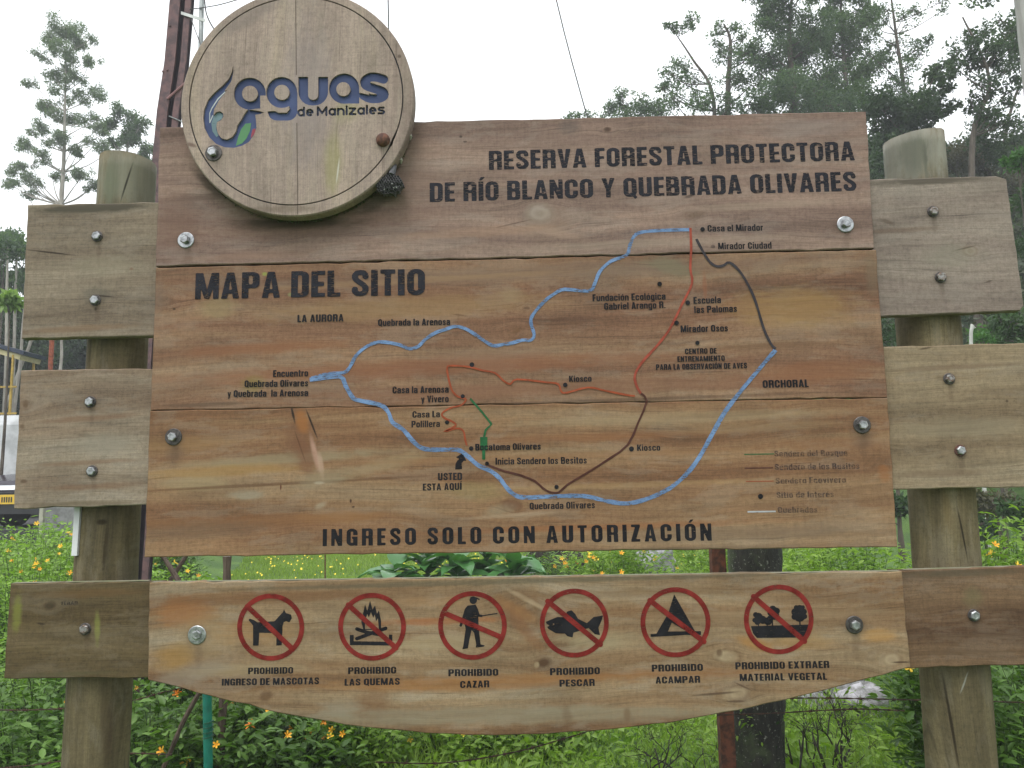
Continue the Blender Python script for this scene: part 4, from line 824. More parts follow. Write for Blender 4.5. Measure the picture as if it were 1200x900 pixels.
# ---- foliage
def leaves_simple(P, size, up=.3, asp=.5, jit=.35, dirs=None):
    """P (n,3) -> folded rhombic leaves, two triangles each"""
    n = len(P); d = rng.normal(size=(n, 3)) if dirs is None else dirs+rng.normal(size=(n, 3))*.5
    d[:, 2] += up; d /= np.linalg.norm(d, axis=1, keepdims=True)
    a = rng.normal(size=(n, 3)); b = np.cross(d, a); b /= np.linalg.norm(b, axis=1, keepdims=True)
    nn = np.cross(d, b); L = size*(1+rng.uniform(-jit, jit, (n, 1)))
    V = np.stack((P, P+d*L*.5+b*L*asp*.5+nn*L*.08, P+d*L, P+d*L*.5-b*L*asp*.5+nn*L*.08), 1)
    base = np.arange(n)[:, None]*4
    F = np.concatenate((base+[[0, 1, 2]], base+[[0, 2, 3]]), 1).reshape(-1, 3)
    return V.reshape(-1, 3), F
def leaves_fine(P, D, size, asp=.36, jit=.35, droop=.25):
    """lanceolate leaves with a folded midrib, six triangles each"""
    n = len(P); d = D/np.linalg.norm(D, axis=1, keepdims=True)
    a = np.tile([0., 0, 1], (n, 1))+rng.normal(size=(n, 3))*.35; b = np.cross(d, a); b /= np.linalg.norm(b, axis=1, keepdims=True)
    nn = np.cross(b, d); L = size*(1+rng.uniform(-jit, jit, (n, 1)))
    def pt(t, wv, h): return P+d*L*t+b*L*asp*wv+nn*L*h-np.array([0, 0, 1])*L*droop*t*t
    V = np.stack((pt(0, 0, 0), pt(.3, .42, .05), pt(.68, .36, .04), pt(1, 0, 0), pt(.68, -.36, .04), pt(.3, -.42, .05), pt(.4, 0, -.03)), 1)
    t = np.array([[0, 1, 6], [1, 2, 6], [2, 3, 6], [3, 4, 6], [4, 5, 6], [5, 0, 6]])
    F = (np.arange(n)[:, None, None]*7+t[None]).reshape(-1, 3)
    return V.reshape(-1, 3), F
def clump_pts(c, r, n, flat=.75):
    q = rng.normal(size=(n, 3)); q /= np.linalg.norm(q, axis=1, keepdims=True)
    q *= (rng.uniform(0, 1, (n, 1))**.45)*r; q[:, 2] *= flat; return q+np.array(c)
DK_ = 13
def clump_tree(name, label, base, clumps, lmat, bmat, leaf=.14, dens=140, trunk_r=.14, path=None, group=None, up=.0, asp=.45, sub=7, kindw='tree', flat=.75):
    """clumps: [(centre, radius)]; each breaks up into smaller uneven tufts carried by its own limb"""
    root = thing(name, label, kindw, base, group); base = Vector(base)
    top = max(c[2] for c, r in clumps)
    if path is None: 
        cx = np.mean([c[0] for c, r in clumps]); cy = np.mean([c[1] for c, r in clumps])
        path = [base-Vector((0, 0, .3)), base.lerp(Vector((cx, cy, top)), .35)+Vector((random.uniform(-.3, .3), 0, 0)), Vector((cx+random.uniform(-.2, .2), cy, base.z+(top-base.z)*.9))]
    path = [Vector(q) for q in path]; full = [Vector(q) for q in smooth_line([tuple(q) for q in path], 5)]
    mb = MB(); mb.tube(full, [trunk_r*(1-.85*i/(len(full)-1)) for i in range(len(full))], 8)
    P = []
    for c, r in clumps:
        c = Vector(c); cand = [q for q in full if q.z < c.z-(.2*r+.35*math.hypot(q.x-c.x, q.y-c.y))] or full[:2]
        st = min(cand, key=lambda q: (q-c).length+.6*abs((c.z-q.z)-(c-q).length*.5))
        k = full.index(st); r0 = trunk_r*(1-.85*k/(len(full)-1))*.45
        mid = st.lerp(c, .5)+Vector((random.uniform(-.1, .1), random.uniform(-.1, .1), -.08))*(c-st).length
        br = [Vector(q) for q in smooth_line([tuple(st), tuple(mid), tuple(c)], 4)]
        mb.tube(br, [max(.012, r0*(1-.75*i/(len(br)-1))) for i in range(len(br))], 5, cap=False)
        for _ in range(sub):
            q = rng.normal(size=3); q /= np.linalg.norm(q); q *= r*rng.uniform(.35, .95); q[2] *= flat
            cc = np.array(c)+q; rs = r*rng.uniform(.26, .62)
            mb.tube([c, c.lerp(Vector(cc), .6)+Vector((0, 0, -.04*r)), Vector(cc)], [max(.01, r0*.25), max(.008, r0*.18), .006], 4, cap=False)
            P.append(clump_pts(cc, rs, max(14, int(dens*rs*rs*DK_)), .95))
    mb.build('trunk', bmat, root)
    V, F = leaves_simple(np.concatenate(P), leaf, up, asp)
    cr = fast('crown', V, F, lmat, root); cr['kind'] = 'stuff'
    return root
def px_clumps(lst, Y, dj=.6):
    o = []
    lst = list(lst)+[(a+random.uniform(-1.1, 1.1)*r, b+random.uniform(-.9, .9)*r, r*random.uniform(.45, .75)) for a, b, r in lst]
    for (px, py, r) in lst:
        y = Y+random.uniform(-dj, dj)*r/PXM(Y)*1.5; q = U(px, py, y); o.append(((q.x, q.y, q.z), r/PXM(Y)))
    return o
lm_euc = leafmat('eucalyptus_leaves', [(.09, .125, .08), (.12, .17, .10), (.16, .21, .14)], .4)
lm_far = leafmat('forest_leaves', [(.045, .08, .05), (.075, .12, .07), (.11, .165, .09)], .5)
lm_far2 = leafmat('bright_forest_leaves', [(.05, .095, .035), (.08, .14, .05), (.11, .19, .065)], .35)
lm_dk = leafmat('dark_leaves', [(.022, .045, .02), (.04, .075, .03), (.065, .11, .045)], .4)
bk_gray = bark('pale_bark', (.22, .20, .17), (.34, .32, .28)); bk_brown = bark('brown_bark', (.05, .04, .03), (.10, .08, .06))
bk_moss = bark('mossy_black_bark', (.012, .012, .010), (.035, .033, .026), (.05, .065, .03), 22, .02)

# left: tall airy eucalyptus and its lower neighbour
Ye = 27
euc = px_clumps([(74, 32, 20), (58, 46, 14), (92, 48, 14), (78, 62, 20), (48, 64, 12), (106, 70, 12), (64, 88, 16), (92, 92, 14), (38, 98, 9), (112, 110, 15), (74, 112, 16), (52, 128, 13), (80, 140, 17), (104, 140, 12), (45, 152, 14),
                  (68, 160, 14), (30, 170, 13), (112, 168, 14), (84, 176, 12), (50, 186, 13), (20, 200, 15), (10, 214, 12), (40, 210, 14), (98, 204, 15), (72, 208, 10), (118, 150, 10), (34, 232, 10), (112, 216, 10)], Ye)
b0 = U(72, 240, Ye); zb = ghf(b0.x, b0.y)
clump_tree('eucalyptus_tree', 'tall slender pale green eucalyptus with airy crown rising above the left planks', (b0.x, b0.y, zb), euc, lm_euc, bk_gray, leaf=.10, dens=200, trunk_r=.11, path=[(b0.x-.1, b0.y, zb-.3), tuple(b0), tuple(U(76, 130, Ye)), tuple(U(78, 30, Ye))], sub=8, asp=.35, up=-.2)
Y2 = 30
c2 = px_clumps([(146, 136, 17), (130, 146, 10), (162, 152, 15), (150, 164, 14), (136, 170, 8), (174, 172, 12), (166, 184, 10), (182, 190, 8)], Y2)
b1 = U(146, 240, Y2); zb = ghf(b1.x, b1.y)
clump_tree('young_tree', 'small rounded green tree between the eucalyptus and the left log post', (b1.x, b1.y, zb), c2, leafmat('young_leaves', [(.045, .085, .035), (.065, .12, .05), (.09, .15, .065)], .4), bk_gray, leaf=.12, dens=200, trunk_r=.10, path=[(b1.x, b1.y, zb-.3), tuple(b1), tuple(U(150, 150, Y2))], sub=8)

# right: band of woodland on the slope, drawn tree by tree
def rtree(label, Y, lst, trunk, tr, lm, leaf, dens, bm=bk_brown, sub=8, group='woodland trees on the slope to the right', asp=.5):
    cl = px_clumps([(a_, b_, c_*1.3) for a_, b_, c_ in lst], Y); pth = [U(a, b, Y) for a, b in trunk]; x0, y0 = pth[0].x, pth[0].y; z0 = ghf(x0, y0)
    pth = [Vector((x0-.1, y0, min(z0, pth[0].z)-.3))]+pth
    clump_tree('woodland_tree', label, (x0, y0, z0), cl, lm, bm, leaf=leaf, dens=dens, trunk_r=tr, path=pth, sub=sub, group=group, asp=asp)
rtree('low bushy tree top just showing above the middle of the top plank', 24, [(690, 136, 10), (712, 130, 12), (735, 122, 16), (757, 128, 14), (740, 140, 20), (775, 132, 12), (665, 140, 8)], [(740, 220), (740, 150)], .12, lm_far, .093, 110)
rtree('thin open crowned tree with a bent bare tip left of the dense trees', 22, [(800, 30, 12), (812, 22, 8), (788, 34, 6), (800, 76, 14), (790, 88, 14), (812, 96, 16), (836, 108, 18), (790, 118, 18), (820, 126, 20), (858, 120, 14), (775, 104, 7)], [(838, 200), (835, 110), (812, 70), (792, 40)], .10, lm_far, .092, 70, sub=6)
rtree('tree with a dark mossy trunk and sparse spiky top behind the thin one', 23, [(846, 40, 12), (862, 34, 9), (838, 52, 8), (872, 40, 8), (850, 64, 14), (872, 74, 16), (856, 92, 18), (880, 100, 20)], [(855, 200), (853, 110), (856, 50), (848, 28)], .16, lm_far, .093, 80, sub=6)
rtree('dense blue green tree filling the sky right of the sparse ones', 22, [(905, 20, 18), (925, 8, 22), (948, 26, 20), (918, 48, 24), (948, 56, 26), (900, 64, 20), (886, 80, 18), (925, 88, 30), (955, 96, 28), (896, 110, 26), (930, 122, 30), (966, 120, 24), (878, 122, 18), (940, -20, 30), (910, -24, 24)], [(930, 220), (930, 120), (925, 40), (930, -20)], .2, lm_far, .093, 120)
rtree('leafy tree with several upright stems above the end of the title', 24, [(975, 10, 16), (990, 30, 20), (970, 46, 18), (1005, 52, 18), (985, 74, 22), (1012, 82, 20), (975, 100, 20), (1000, 112, 26), (985, -16, 22), (960, -10, 18), (1018, 20, 12)], [(992, 230), (992, 110), (985, 20), (990, -20)], .14, lm_far2, .10, 150)
rtree('thin tree with bare twigs over the right end of the top plank', 23, [(1040, 12, 14), (1060, 30, 12), (1078, 14, 10), (1048, 52, 14), (1072, 58, 12), (1088, 50, 8), (1035, 74, 16), (1062, 84, 18), (1044, 104, 20), (1070, 110, 18), (1090, 92, 10), (1100, 4, 9), (1024, 36, 10)], [(1058, 240), (1060, 120), (1050, 40), (1042, -20)], .13, lm_far, .092, 62, sub=6)
rtree('broad dark tree behind the right log post', 18, [(1035, 130, 22), (1064, 128, 24), (1092, 118, 16), (1050, 155, 26), (1030, 180, 24), (1085, 145, 18), (1020, 210, 26), (1026, 245, 22), (1060, 185, 24), (1100, 80, 12), (1108, 100, 11)], [(1060, 330), (1060, 220), (1062, 130)], .16, lm_dk, .12, 150)
rtree('forked dark tree leaning left of the pale ringed trunk', 17, [(1125, 60, 16), (1150, 40, 16), (1172, 24, 12), (1140, 72, 16), (1118, 78, 12), (1165, 56, 14), (1178, 84, 12), (1150, 102, 14), (1138, 122, 14), (1176, 112, 14), (1160, 132, 16), (1186, 140, 14), (1136, 44, 10), (1190, 50, 14)], [(1142, 300), (1140, 160), (1160, 95), (1128, 20)], .12, lm_dk, .10, 85, sub=7)
rtree('second stem tree crossing behind the forked one at the right edge', 19, [(1205, 90, 24), (1215, 40, 24), (1190, 165, 20), (1168, 170, 20), (1145, 160, 14), (1225, 150, 26)], [(1180, 300), (1178, 160), (1210, 60)], .12, lm_dk, .11, 90)
# off-frame neighbours that carry the wood on behind the sign
for i, (px, Y, zt, lab) in enumerate(((420, 34, 9, 'round tree hidden behind the carved emblem'), (560, 38, 10, 'round tree hidden behind the sign title'), (300, 33, 8, 'round tree hidden behind the sign left of centre'), (1290, 20, 13, 'tall tree beyond the right edge of the view'), (-90, 24, 12, 'tall tree beyond the left edge of the view'))):
    q = U(px, 450, Y); z0 = ghf(q.x, q.y); cl = []
    for k in range(9):
        a = rng.uniform(0, 6.28); rr0 = rng.uniform(0, 2.2); cl.append(((q.x+rr0*math.cos(a), q.y+rr0*math.sin(a), z0+(zt*.55 if i < 3 else zt)*rng.uniform(.45, .95)), rng.uniform(.9, 1.5)))
    clump_tree('woodland_tree', lab, (q.x, q.y, z0), cl, lm_far, bk_brown, leaf=.2, dens=34, trunk_r=.2, sub=7, group='woodland trees on the slope to the right' if px > 1000 else None)

V, F = leaves_simple(MOSS, .007, .2, .7); fast('moss', V, F, leafmat('rim_moss', [(.02, .028, .012), (.045, .06, .02), (.09, .10, .045)], .1), emb)['kind'] = 'stuff'
# undergrowth masses: bushes one by one
def bush(label, px, py, r, Y, lm, leaf=.1, dens=150, group=None, n=5, spread=1.0, name='bush'):
    c = U(px, py, Y); R = r/PXM(Y); z0 = ghf(c.x, c.y); cl = [((c.x, c.y, c.z), R*.7)]
    for k in range(n-1):
        a = rng.uniform(0, 6.28); cl.append(((c.x+R*spread*.7*math.cos(a), c.y+R*.5*math.sin(a), max(z0+.2, c.z+R*rng.uniform(-.6, .35))), R*rng.uniform(.35, .6)))
    return clump_tree(name, label, (c.x, c.y, z0), cl, lm, bk_brown, leaf=leaf, dens=dens, trunk_r=.04+.02*R, sub=8, group=group, kindw='bush', path=[(c.x, c.y, z0-.2), (c.x+.05, c.y, (z0+c.z)/2), tuple(c)])
U_ = 'undergrowth bushes on the right slope'
lm_dry = leafmat('dry_scrub_leaves', [(.045, .048, .025), (.075, .075, .04), (.11, .10, .06)], .3)
lm_br = leafmat('bright_bush_leaves', [(.045, .11, .03), (.07, .17, .045), (.11, .22, .06)], .4)
lm_mid = leafmat('mid_bush_leaves', [(.028, .06, .02), (.045, .09, .03), (.07, .12, .045)], .35)
for px, py, r, Y, lm, lab in ((1120, 185, 34, 20, lm_dry, 'dry brownish scrub above the upper right plank'), (1160, 200, 34, 19, lm_dry, 'dry scrub patch left of the bright green bush'), (1100, 240, 34, 17, lm_mid, 'scrub behind the upper right plank'),
                              (1192, 190, 20, 11, lm_br, 'bright green bush at the right edge above the plank corner'), (1200, 235, 22, 11.5, lm_mid, 'green bush at the right edge beside the plank corner'), (1205, 290, 26, 12, lm_mid, 'bush beside the right end of the upper right plank'),
                              (1196, 385, 34, 9, lm_mid, 'rounded bush seen in the gap under the upper right plank'), (1155, 395, 22, 10, lm_br, 'pale green bush in the gap right of the right post'), (1120, 360, 30, 16, lm_dk, 'dark bush in the gap right of the right post'), (1035, 385, 30, 12, lm_mid, 'bush in the gap between map and right post'),
                              (1165, 590, 26, 8, lm_dry, 'olive bush under the lower right plank'), (1192, 600, 22, 7.5, lm_mid, 'olive green bush at the right edge under the plank'), (1050, 590, 26, 9, lm_dk, 'dark bush behind the gap right of the map'), (1150, 615, 22, 9, lm_dk, 'shaded bush behind the leafy hedge on the right'), (1215, 470, 50, 12, lm_mid, 'big bush behind the middle right plank'), (1100, 490, 60, 13, lm_dk, 'dark bush hidden behind the middle right plank')):
    bush(lab, px, py, r, Y, lm, .09 if Y < 13 else .11, 190 if Y < 13 else 120, U_)
UL = 'dark trees behind the left planks'
for px, py, r, Y, lm, lab, nm in ((6, 285, 34, 17, lm_far, 'grey green tree at the left edge above the yellow framed shelter', 'woodland_tree'), (22, 320, 26, 18, lm_dk, 'dark tree touching the upper left plank', 'woodland_tree'), (60, 400, 55, 19, lm_dk, 'dark tree mass in the gap between the left planks', 'woodland_tree'), (130, 400, 55, 19, lm_dk, 'dark tree behind the left log post', 'woodland_tree'), (-20, 400, 60, 20, lm_dk, 'dark tree behind the pale trunks', 'woodland_tree'),
                                  (20, 450, 60, 22, lm_dk, 'dark tree low behind the shelter', 'woodland_tree'), (-40, 300, 60, 19, lm_far, 'tall dark tree just outside the left edge', 'woodland_tree'), (150, 470, 60, 21, lm_dk, 'dark tree hidden behind the middle left plank', 'woodland_tree'), (70, 500, 60, 23, lm_dk, 'low dark tree behind the middle left plank', 'woodland_tree')):
    bush(lab, px, py, r*1.15, Y+3.5, lm, .13, 190, UL, 7, 1.1, nm)
bush('light green drooping plant over the shelter at the left edge', 12, 350, 15, 12, leafmat('lime_leaves', [(.12, .2, .05), (.18, .28, .08), (.24, .33, .12)], .5), .16, 120, None, 4)
# pale slim trunks at the left edge
for i, (a, b) in enumerate((((8, 340), (4, 500)), ((18, 345), (12, 500)), ((27, 380), (18, 470)), ((38, 392), (26, 425)), ((72, 396), (70, 440)))):
    Y = 17.6+i*.3; t = MB(); p0, p1 = U(*b, Y), U(*a, Y); d = (p1-p0).normalized(); z0 = ghf(p0.x, Y); foot = p0-d*((p0.z-z0)/d.z)
    t.tube([foot, p0, p0.lerp(p1, .5)+Vector((.03, 0, 0)), p1, p1+d*1.2], [.05, .045, .04, .036, .02], 7)
    o = thing('slim_tree', ['outermost left of the pale slim trunks behind the shelter', 'second pale slim trunk from the left edge behind the shelter', 'leaning pale trunk just left of the upper left plank', 'short pale forked stem below the upper left plank corner', 'single thin pale stem in the gap between the left planks'][i], 'tree', foot, 'pale slim trunks at the left')
    t.build('trunk', bk_gray, o)
    if i == 3: t = MB(); t.tube([p0, U(41, 393, Y)], [.03, .015], 6); t.build('limb', bk_gray, o)
    V, F = leaves_simple(clump_pts(p1+d*1.2, .5, 300), .13); fast('crown', V, F, lm_far, o)['kind'] = 'stuff'
# orange-red pole in the gap
t = MB(); q = U(60, 415, 13); t.tube([(q.x, q.y, ghf(q.x, q.y)), (q.x, q.y, q.z+.8)], .045, 8)
o = t.build('painted_pole', plain('red_oxide', (.30, .075, .035), .8, 0, .5, 20, .002)); tag(o, 'rusty orange pole standing in the gap between the two left planks', 'pole')
# pale stakes in the right gap
for px, ya, yb, lab in ((1138, 381, 402, 'taller white painted stake in the gap right of the right post'), (1124, 379, 398, 'small grey stake beside the right post in the gap')):
    a, b = U(px, ya, 9.5), U(px, yb, 9.5); t = MB(); t.tube([(b.x, b.y, ghf(b.x, b.y)-.05), b, a.lerp(b, .4), a+Vector((.02, 0, 0)), a+Vector((.05, 0, -.05))], [.03, .028, .026, .03, .02], 7)
    tag(t.build('stake', plain('stake_white' if px > 1130 else 'stake_grey', (.62, .62, .58) if px > 1130 else (.25, .26, .25), .8)), lab, 'stake')
# pale ringed trunk at the right edge
Yp = 6.5; mb = MB(); a, b = U(1203, -30, Yp), U(1222, 150, Yp)
dn = (b-a).normalized(); foot = b+dn*((ghf(b.x, Yp)-b.z)/dn.z); top_ = a-dn*5.5; n = 60; pts = [foot.lerp(top_, i/n) for i in range(n+1)]
rad = [(.17-.03*i/n)*(1+(.025 if i % 2 else 0)) for i in range(n+1)]; mb.tube(pts, rad, 16)
pal = thing('palm_tree', 'pale grey ringed palm trunk leaning into the top right corner', 'tree', foot); mb.build('trunk', bark('ringed_bark', (.26, .25, .23), (.36, .35, .33), None, 9, .004), pal, True)
fr_m = leafmat('palm_fronds', [(.03, .06, .02), (.05, .09, .03)], .3)
for k in range(12):
    a0 = 2*math.pi*k/12+.2; dr = Vector((math.cos(a0), math.sin(a0), 0)); spine = [top_+dr*(.22*j)+Vector((0, 0, .25*j-.045*j*j)) for j in range(10)]
    P = []; D = []
    sd_ = Vector((-dr.y, dr.x, 0))
    for j in range(1, 10):
        for q in range(4):
            b_ = spine[j-1].lerp(spine[j], q/4)
            for s_ in (-1, 1): P.append(b_); D.append(sd_*s_+dr*.35+Vector((0, 0, -.35)))
    V, F = leaves_fine(np.array(P), np.array(D), .5, .09); fast('frond', V, F, fr_m, pal)

n = 90000; x = rng.uniform(-45, 60, n); y = rng.uniform(20, 62, n)
x2 = rng.uniform(9, 34, n//2); y2 = rng.uniform(13, 30, n//2); x = np.concatenate((x, x2)); y = np.concatenate((y, y2)); n = len(x)
mound = (np.sin(x*.9+1.3*np.sin(y*.5))*np.cos(y*.8+x*.2)*.5+.5)*1.8+(np.sin(x*2.7)*np.cos(y*2.3)*.5+.5)*.7
P = np.stack((x, y, gh(x, y)+mound*rng.uniform(.2, 1, n)**.5), 1); V, F = leaves_simple(P, .26, .1, .5)
o = fast('far_undergrowth', V, F, leafmat('far_scrub', [(.03, .05, .025), (.055, .075, .035), (.09, .095, .05)], .3)); o['kind'] = 'stuff'
# ---- left edge: shelter, van, car
yel = plain('yellow_paint', (.36, .24, .035), .6, 0, .3, 20); dkb = plain('dark_blue_sheet', (.012, .022, .045), .45); crm = plain('cream_board', (.42, .37, .20), .7)
Ys = 16.0; sh = thing('roadside_shelter', 'small open shelter with yellow posts and dark blue roof at the left edge', 'shelter', (U(-30, 500, Ys).x, Ys, ghf(U(-30, 500, Ys).x, Ys)))
a, b = U(-120, 372, Ys), U(29, 414, Ys)
mb = MB(); r_ = Matrix.Rotation(-math.atan2(b.z-a.z, b.x-a.x), 3, 'Y'); mb.box(((a.x+b.x)/2, Ys+.4, (a.z+b.z)/2), ((b-a).length, .9, .09), r_); mb.build('roof', dkb, sh)
mb = MB(); mb.box(((a.x+b.x)/2-.06, Ys+.4, (a.z+b.z)/2-.11), ((b-a).length-.1, .8, .12), r_); mb.build('ceiling', crm, sh)
for px, dy in ((13.5, 0), (-110, 0), (13.5, .8), (-110, .8)):
    q = U(px, 450, Ys); ztop = a.z+(b.z-a.z)*(q.x-a.x)/(b.x-a.x)-.12; z0 = ghf(q.x, Ys+dy); mb = MB(); mb.box((q.x, Ys+dy, (z0+ztop)/2), (.045, .045, ztop-z0)); mb.build('post', yel, sh)
for py in (456, 487):
    q0, q1 = U(-110, py, Ys), U(20, py+1, Ys); mb = MB(); mb.box(((q0.x+q1.x)/2, Ys-.03, q0.z), (q1.x-q0.x, .03, .045)); mb.build('rail', yel, sh)
def car(name, label, cat, cx, cy, z0, rz, L, Wd, H, hood, body, pl=True, van=False):
    root = thing(name, label, cat, (cx, cy, z0)); R_ = Matrix.Rotation(rz, 3, 'Z'); O = Vector((cx, cy, z0))
    # side profile (u along length, z)
    if van: prof = [(0, .35), (0, .95), (.25, 1.15), (.75, H*.92), (1.1, H), (L-.1, H), (L, H*.9), (L, .35)]
    else: prof = [(0, .32), (-.02, .62), (.05, .82), (.5, .93), (hood, .98), (hood+.65, H-.04), (hood+.9, H), (L-1.2, H-.02), (L-.45, .98), (L-.05, .92), (L, .6), (L, .32)]
    def M(u, v, z): return O+R_ @ Vector((v, u-L/2, z))
    secs = [(-1, .0), (-.97, .5), (-.80, 1), (.80, 1), (.97, .5), (1, 0)]
    vs = []; fs = []; n = len(prof)
    for si, (sv, tt) in enumerate(secs):
        for (u, z) in prof:
            hi = max(0, (z-.95)/(H-.95)) if z > .95 else 0
            ins = .16*hi
            vs.append(M(u*(1)+(L/2-u)*.01*tt, sv*Wd/2*(1-ins), z-(1-tt)*.0-(.03 if tt == 0 else 0)*0))
    for i in range(len(secs)-1):
        for j in range(n): fs.append([i*n+j, i*n+(j+1) % n, (i+1)*n+(j+1) % n, (i+1)*n+j])
    fs.append(list(range(n))[::-1]); fs.append([(len(secs)-1)*n+j for j in range(n)])
    pymesh('body', vs, fs, body, root)
    glass = plain('car_glass', (.05, .06, .075), .06, 0, .1, 3, spec=.9)
    def quad(nm, P, mat, par=root):
        return pymesh(nm, P, [[0, 1, 2, 3]], mat, par)
    if not van:
        e = .012
        quad('windscreen', [M(hood+.05, -Wd*.42, 1.01+e), M(hood+.05, Wd*.42, 1.01+e), M(hood+.6, Wd*.36, H-.06+e), M(hood+.6, -Wd*.36, H-.06+e)], glass)
        for sg in (-1, 1): quad('side_window', [M(hood+.55, sg*(Wd/2-.0), 1.02), M(L-1.0, sg*(Wd/2-.0), 1.02), M(L-1.3, sg*(Wd/2*.86+.012), H-.1), M(hood+.95, sg*(Wd/2*.86+.012), H-.1)], glass)
    else:
        quad('windscreen', [M(.24, -Wd*.42, 1.2), M(.24, Wd*.42, 1.2), M(.70, Wd*.36, H*.9), M(.70, -Wd*.36, H*.9)], glass)
    for (u, v) in ((.75, -1), (.75, 1), (L-.8, -1), (L-.8, 1)):
        c0, c1 = M(u, v*(Wd/2-.2), .31), M(u, v*(Wd/2+.01), .31); t = MB(); t.tube([c0, c1], .31, 18); wl = t.build('wheel', plain('tyre', (.02, .02, .02), .9), root)
        t = MB(); t.tube([c1-(c1-c0)*.1, c1+(c1-c0).normalized()*.008], .18, 14); t.build('rim', steel, wl)
    t = MB(); t.add([M(-.06, sv*Wd*.49, z) for sv in (-1, 1) for z in (.25, .48)]+[M(.2, sv*Wd*.505, z) for sv in (-1, 1) for z in (.25, .48)], [[0, 1, 3, 2], [4, 6, 7, 5], [1, 5, 7, 3], [0, 2, 6, 4], [0, 4, 5, 1], [2, 3, 7, 6]])
    t.build('bumper', plain('bumper_black', (.02, .02, .022), .6), root)
    for sg in (-1, 1):
        quad('headlight', [M(-.03, sg*Wd*.46, .62), M(-.03, sg*Wd*.30, .62), M(.02, sg*Wd*.30, .76), M(.04, sg*Wd*.46, .76)], plain('lamp_glass', (.6, .6, .62), .15))
    quad('chrome_strip', [M(-.035, -Wd*.29, .66), M(-.035, Wd*.29, .66), M(-.015, Wd*.29, .74), M(-.015, -Wd*.29, .74)], plain('chrome', (.75, .76, .78), .25, .6, .1))
    if pl:
        pq = quad('number_plate', [M(-.075, -.17, .42), M(-.075, .17, .42), M(-.07, .17, .58), M(-.07, -.17, .58)], plain('plate_yellow', (.62, .40, .03), .5, 0, .1))
        t = MB()
        for k in range(5): t.add([M(-.0765, -.12+.05*k+dx, .45+dz) for dx, dz in ((0, 0), (.03, 0), (.03, .09), (0, .09))], [[0, 1, 2, 3]])
        ch_ = t.build('plate_marks', plain('plate_black', (.02, .02, .02), .6), pq); ch_['kind'] = 'stuff'
    return root
qc = U(22, 585, 11); z_c = qc.z-.50
car('parked_car', 'dark purple car with yellow number plate parked behind the hedge at the left edge', 'car', qc.x+.35, 11+2.0, z_c, math.radians(-14), 4.1, 1.68, 1.42, 1.05, plain('car_paint', (.045, .038, .055), .18, .2, .2, 4, spec=.7))
qv = U(-4, 488, 14.6); z_v = qv.z-2.12
car('parked_van', 'white van parked behind the dark car at the left edge', 'van', qv.x-.1, 14.6+2.3, z_v, math.radians(180), 4.6, 1.85, 2.15, .3, plain('van_paint', (.50, .51, .52), .35, 0, .35, 2), pl=False, van=True)
# raised verge the cars stand on
rdm = plain('asphalt', (.05, .05, .052), .9, 0, .3, 60, .01)
zz0 = z_c
rd = MB(); rd.add([(-45, 10.6, zz0), (-6.4, 10.6, zz0), (-13.8, 26, z_v), (-45, 26, z_v), (-45, 10.6, zz0-1.2), (-6.4, 10.6, zz0-1.2), (-13.8, 26, zz0-1.2), (-45, 26, zz0-1.2)], [[0, 1, 2, 3], [0, 4, 5, 1], [1, 5, 6, 2], [2, 6, 7, 3], [3, 7, 4, 0]])
rd = rd.build('road', rdm); rd['kind'] = 'structure'
# low grey wall and post behind the hedge, left of the left log post
t = MB(); a, b = U(52, 612, 9.6), U(160, 608, 9.6); t.box(((a.x+b.x)/2, 9.6, a.z/2+.3), (b.x-a.x, .14, a.z+.6)); tag(t.build('low_wall', plain('grey_render', (.22, .22, .22), .9, 0, .4, 6)), 'low grey wall behind the flowering hedge left of the left log post', 'wall')
t = MB(); a = U(50, 596, 9.3); t.box((a.x, 9.3, (a.z+.05)/2), (.06, .06, a.z+.1)); tag(t.build('garden_post', plain('pale_post', (.34, .33, .27), .9, 0, .3, 12)), 'short pale post at the back of the flowering hedge', 'post')
# white slat leaning behind the left log post
t = MB(); a, b = U(94.5, 560, .085), U(88.5, 651, .085); d = (a-b).normalized(); r_ = d.to_track_quat('Z', 'Y').to_matrix(); t.box((a+b)/2, (.018, .018, (a-b).length), r_)
st_foot = thing('white_slat', 'white painted slat hanging beside the left log post above the hedge', 'slat', b); t.build('board', plain('slat_white', (.60, .61, .62), .6, 0, .15, 10), st_foot)
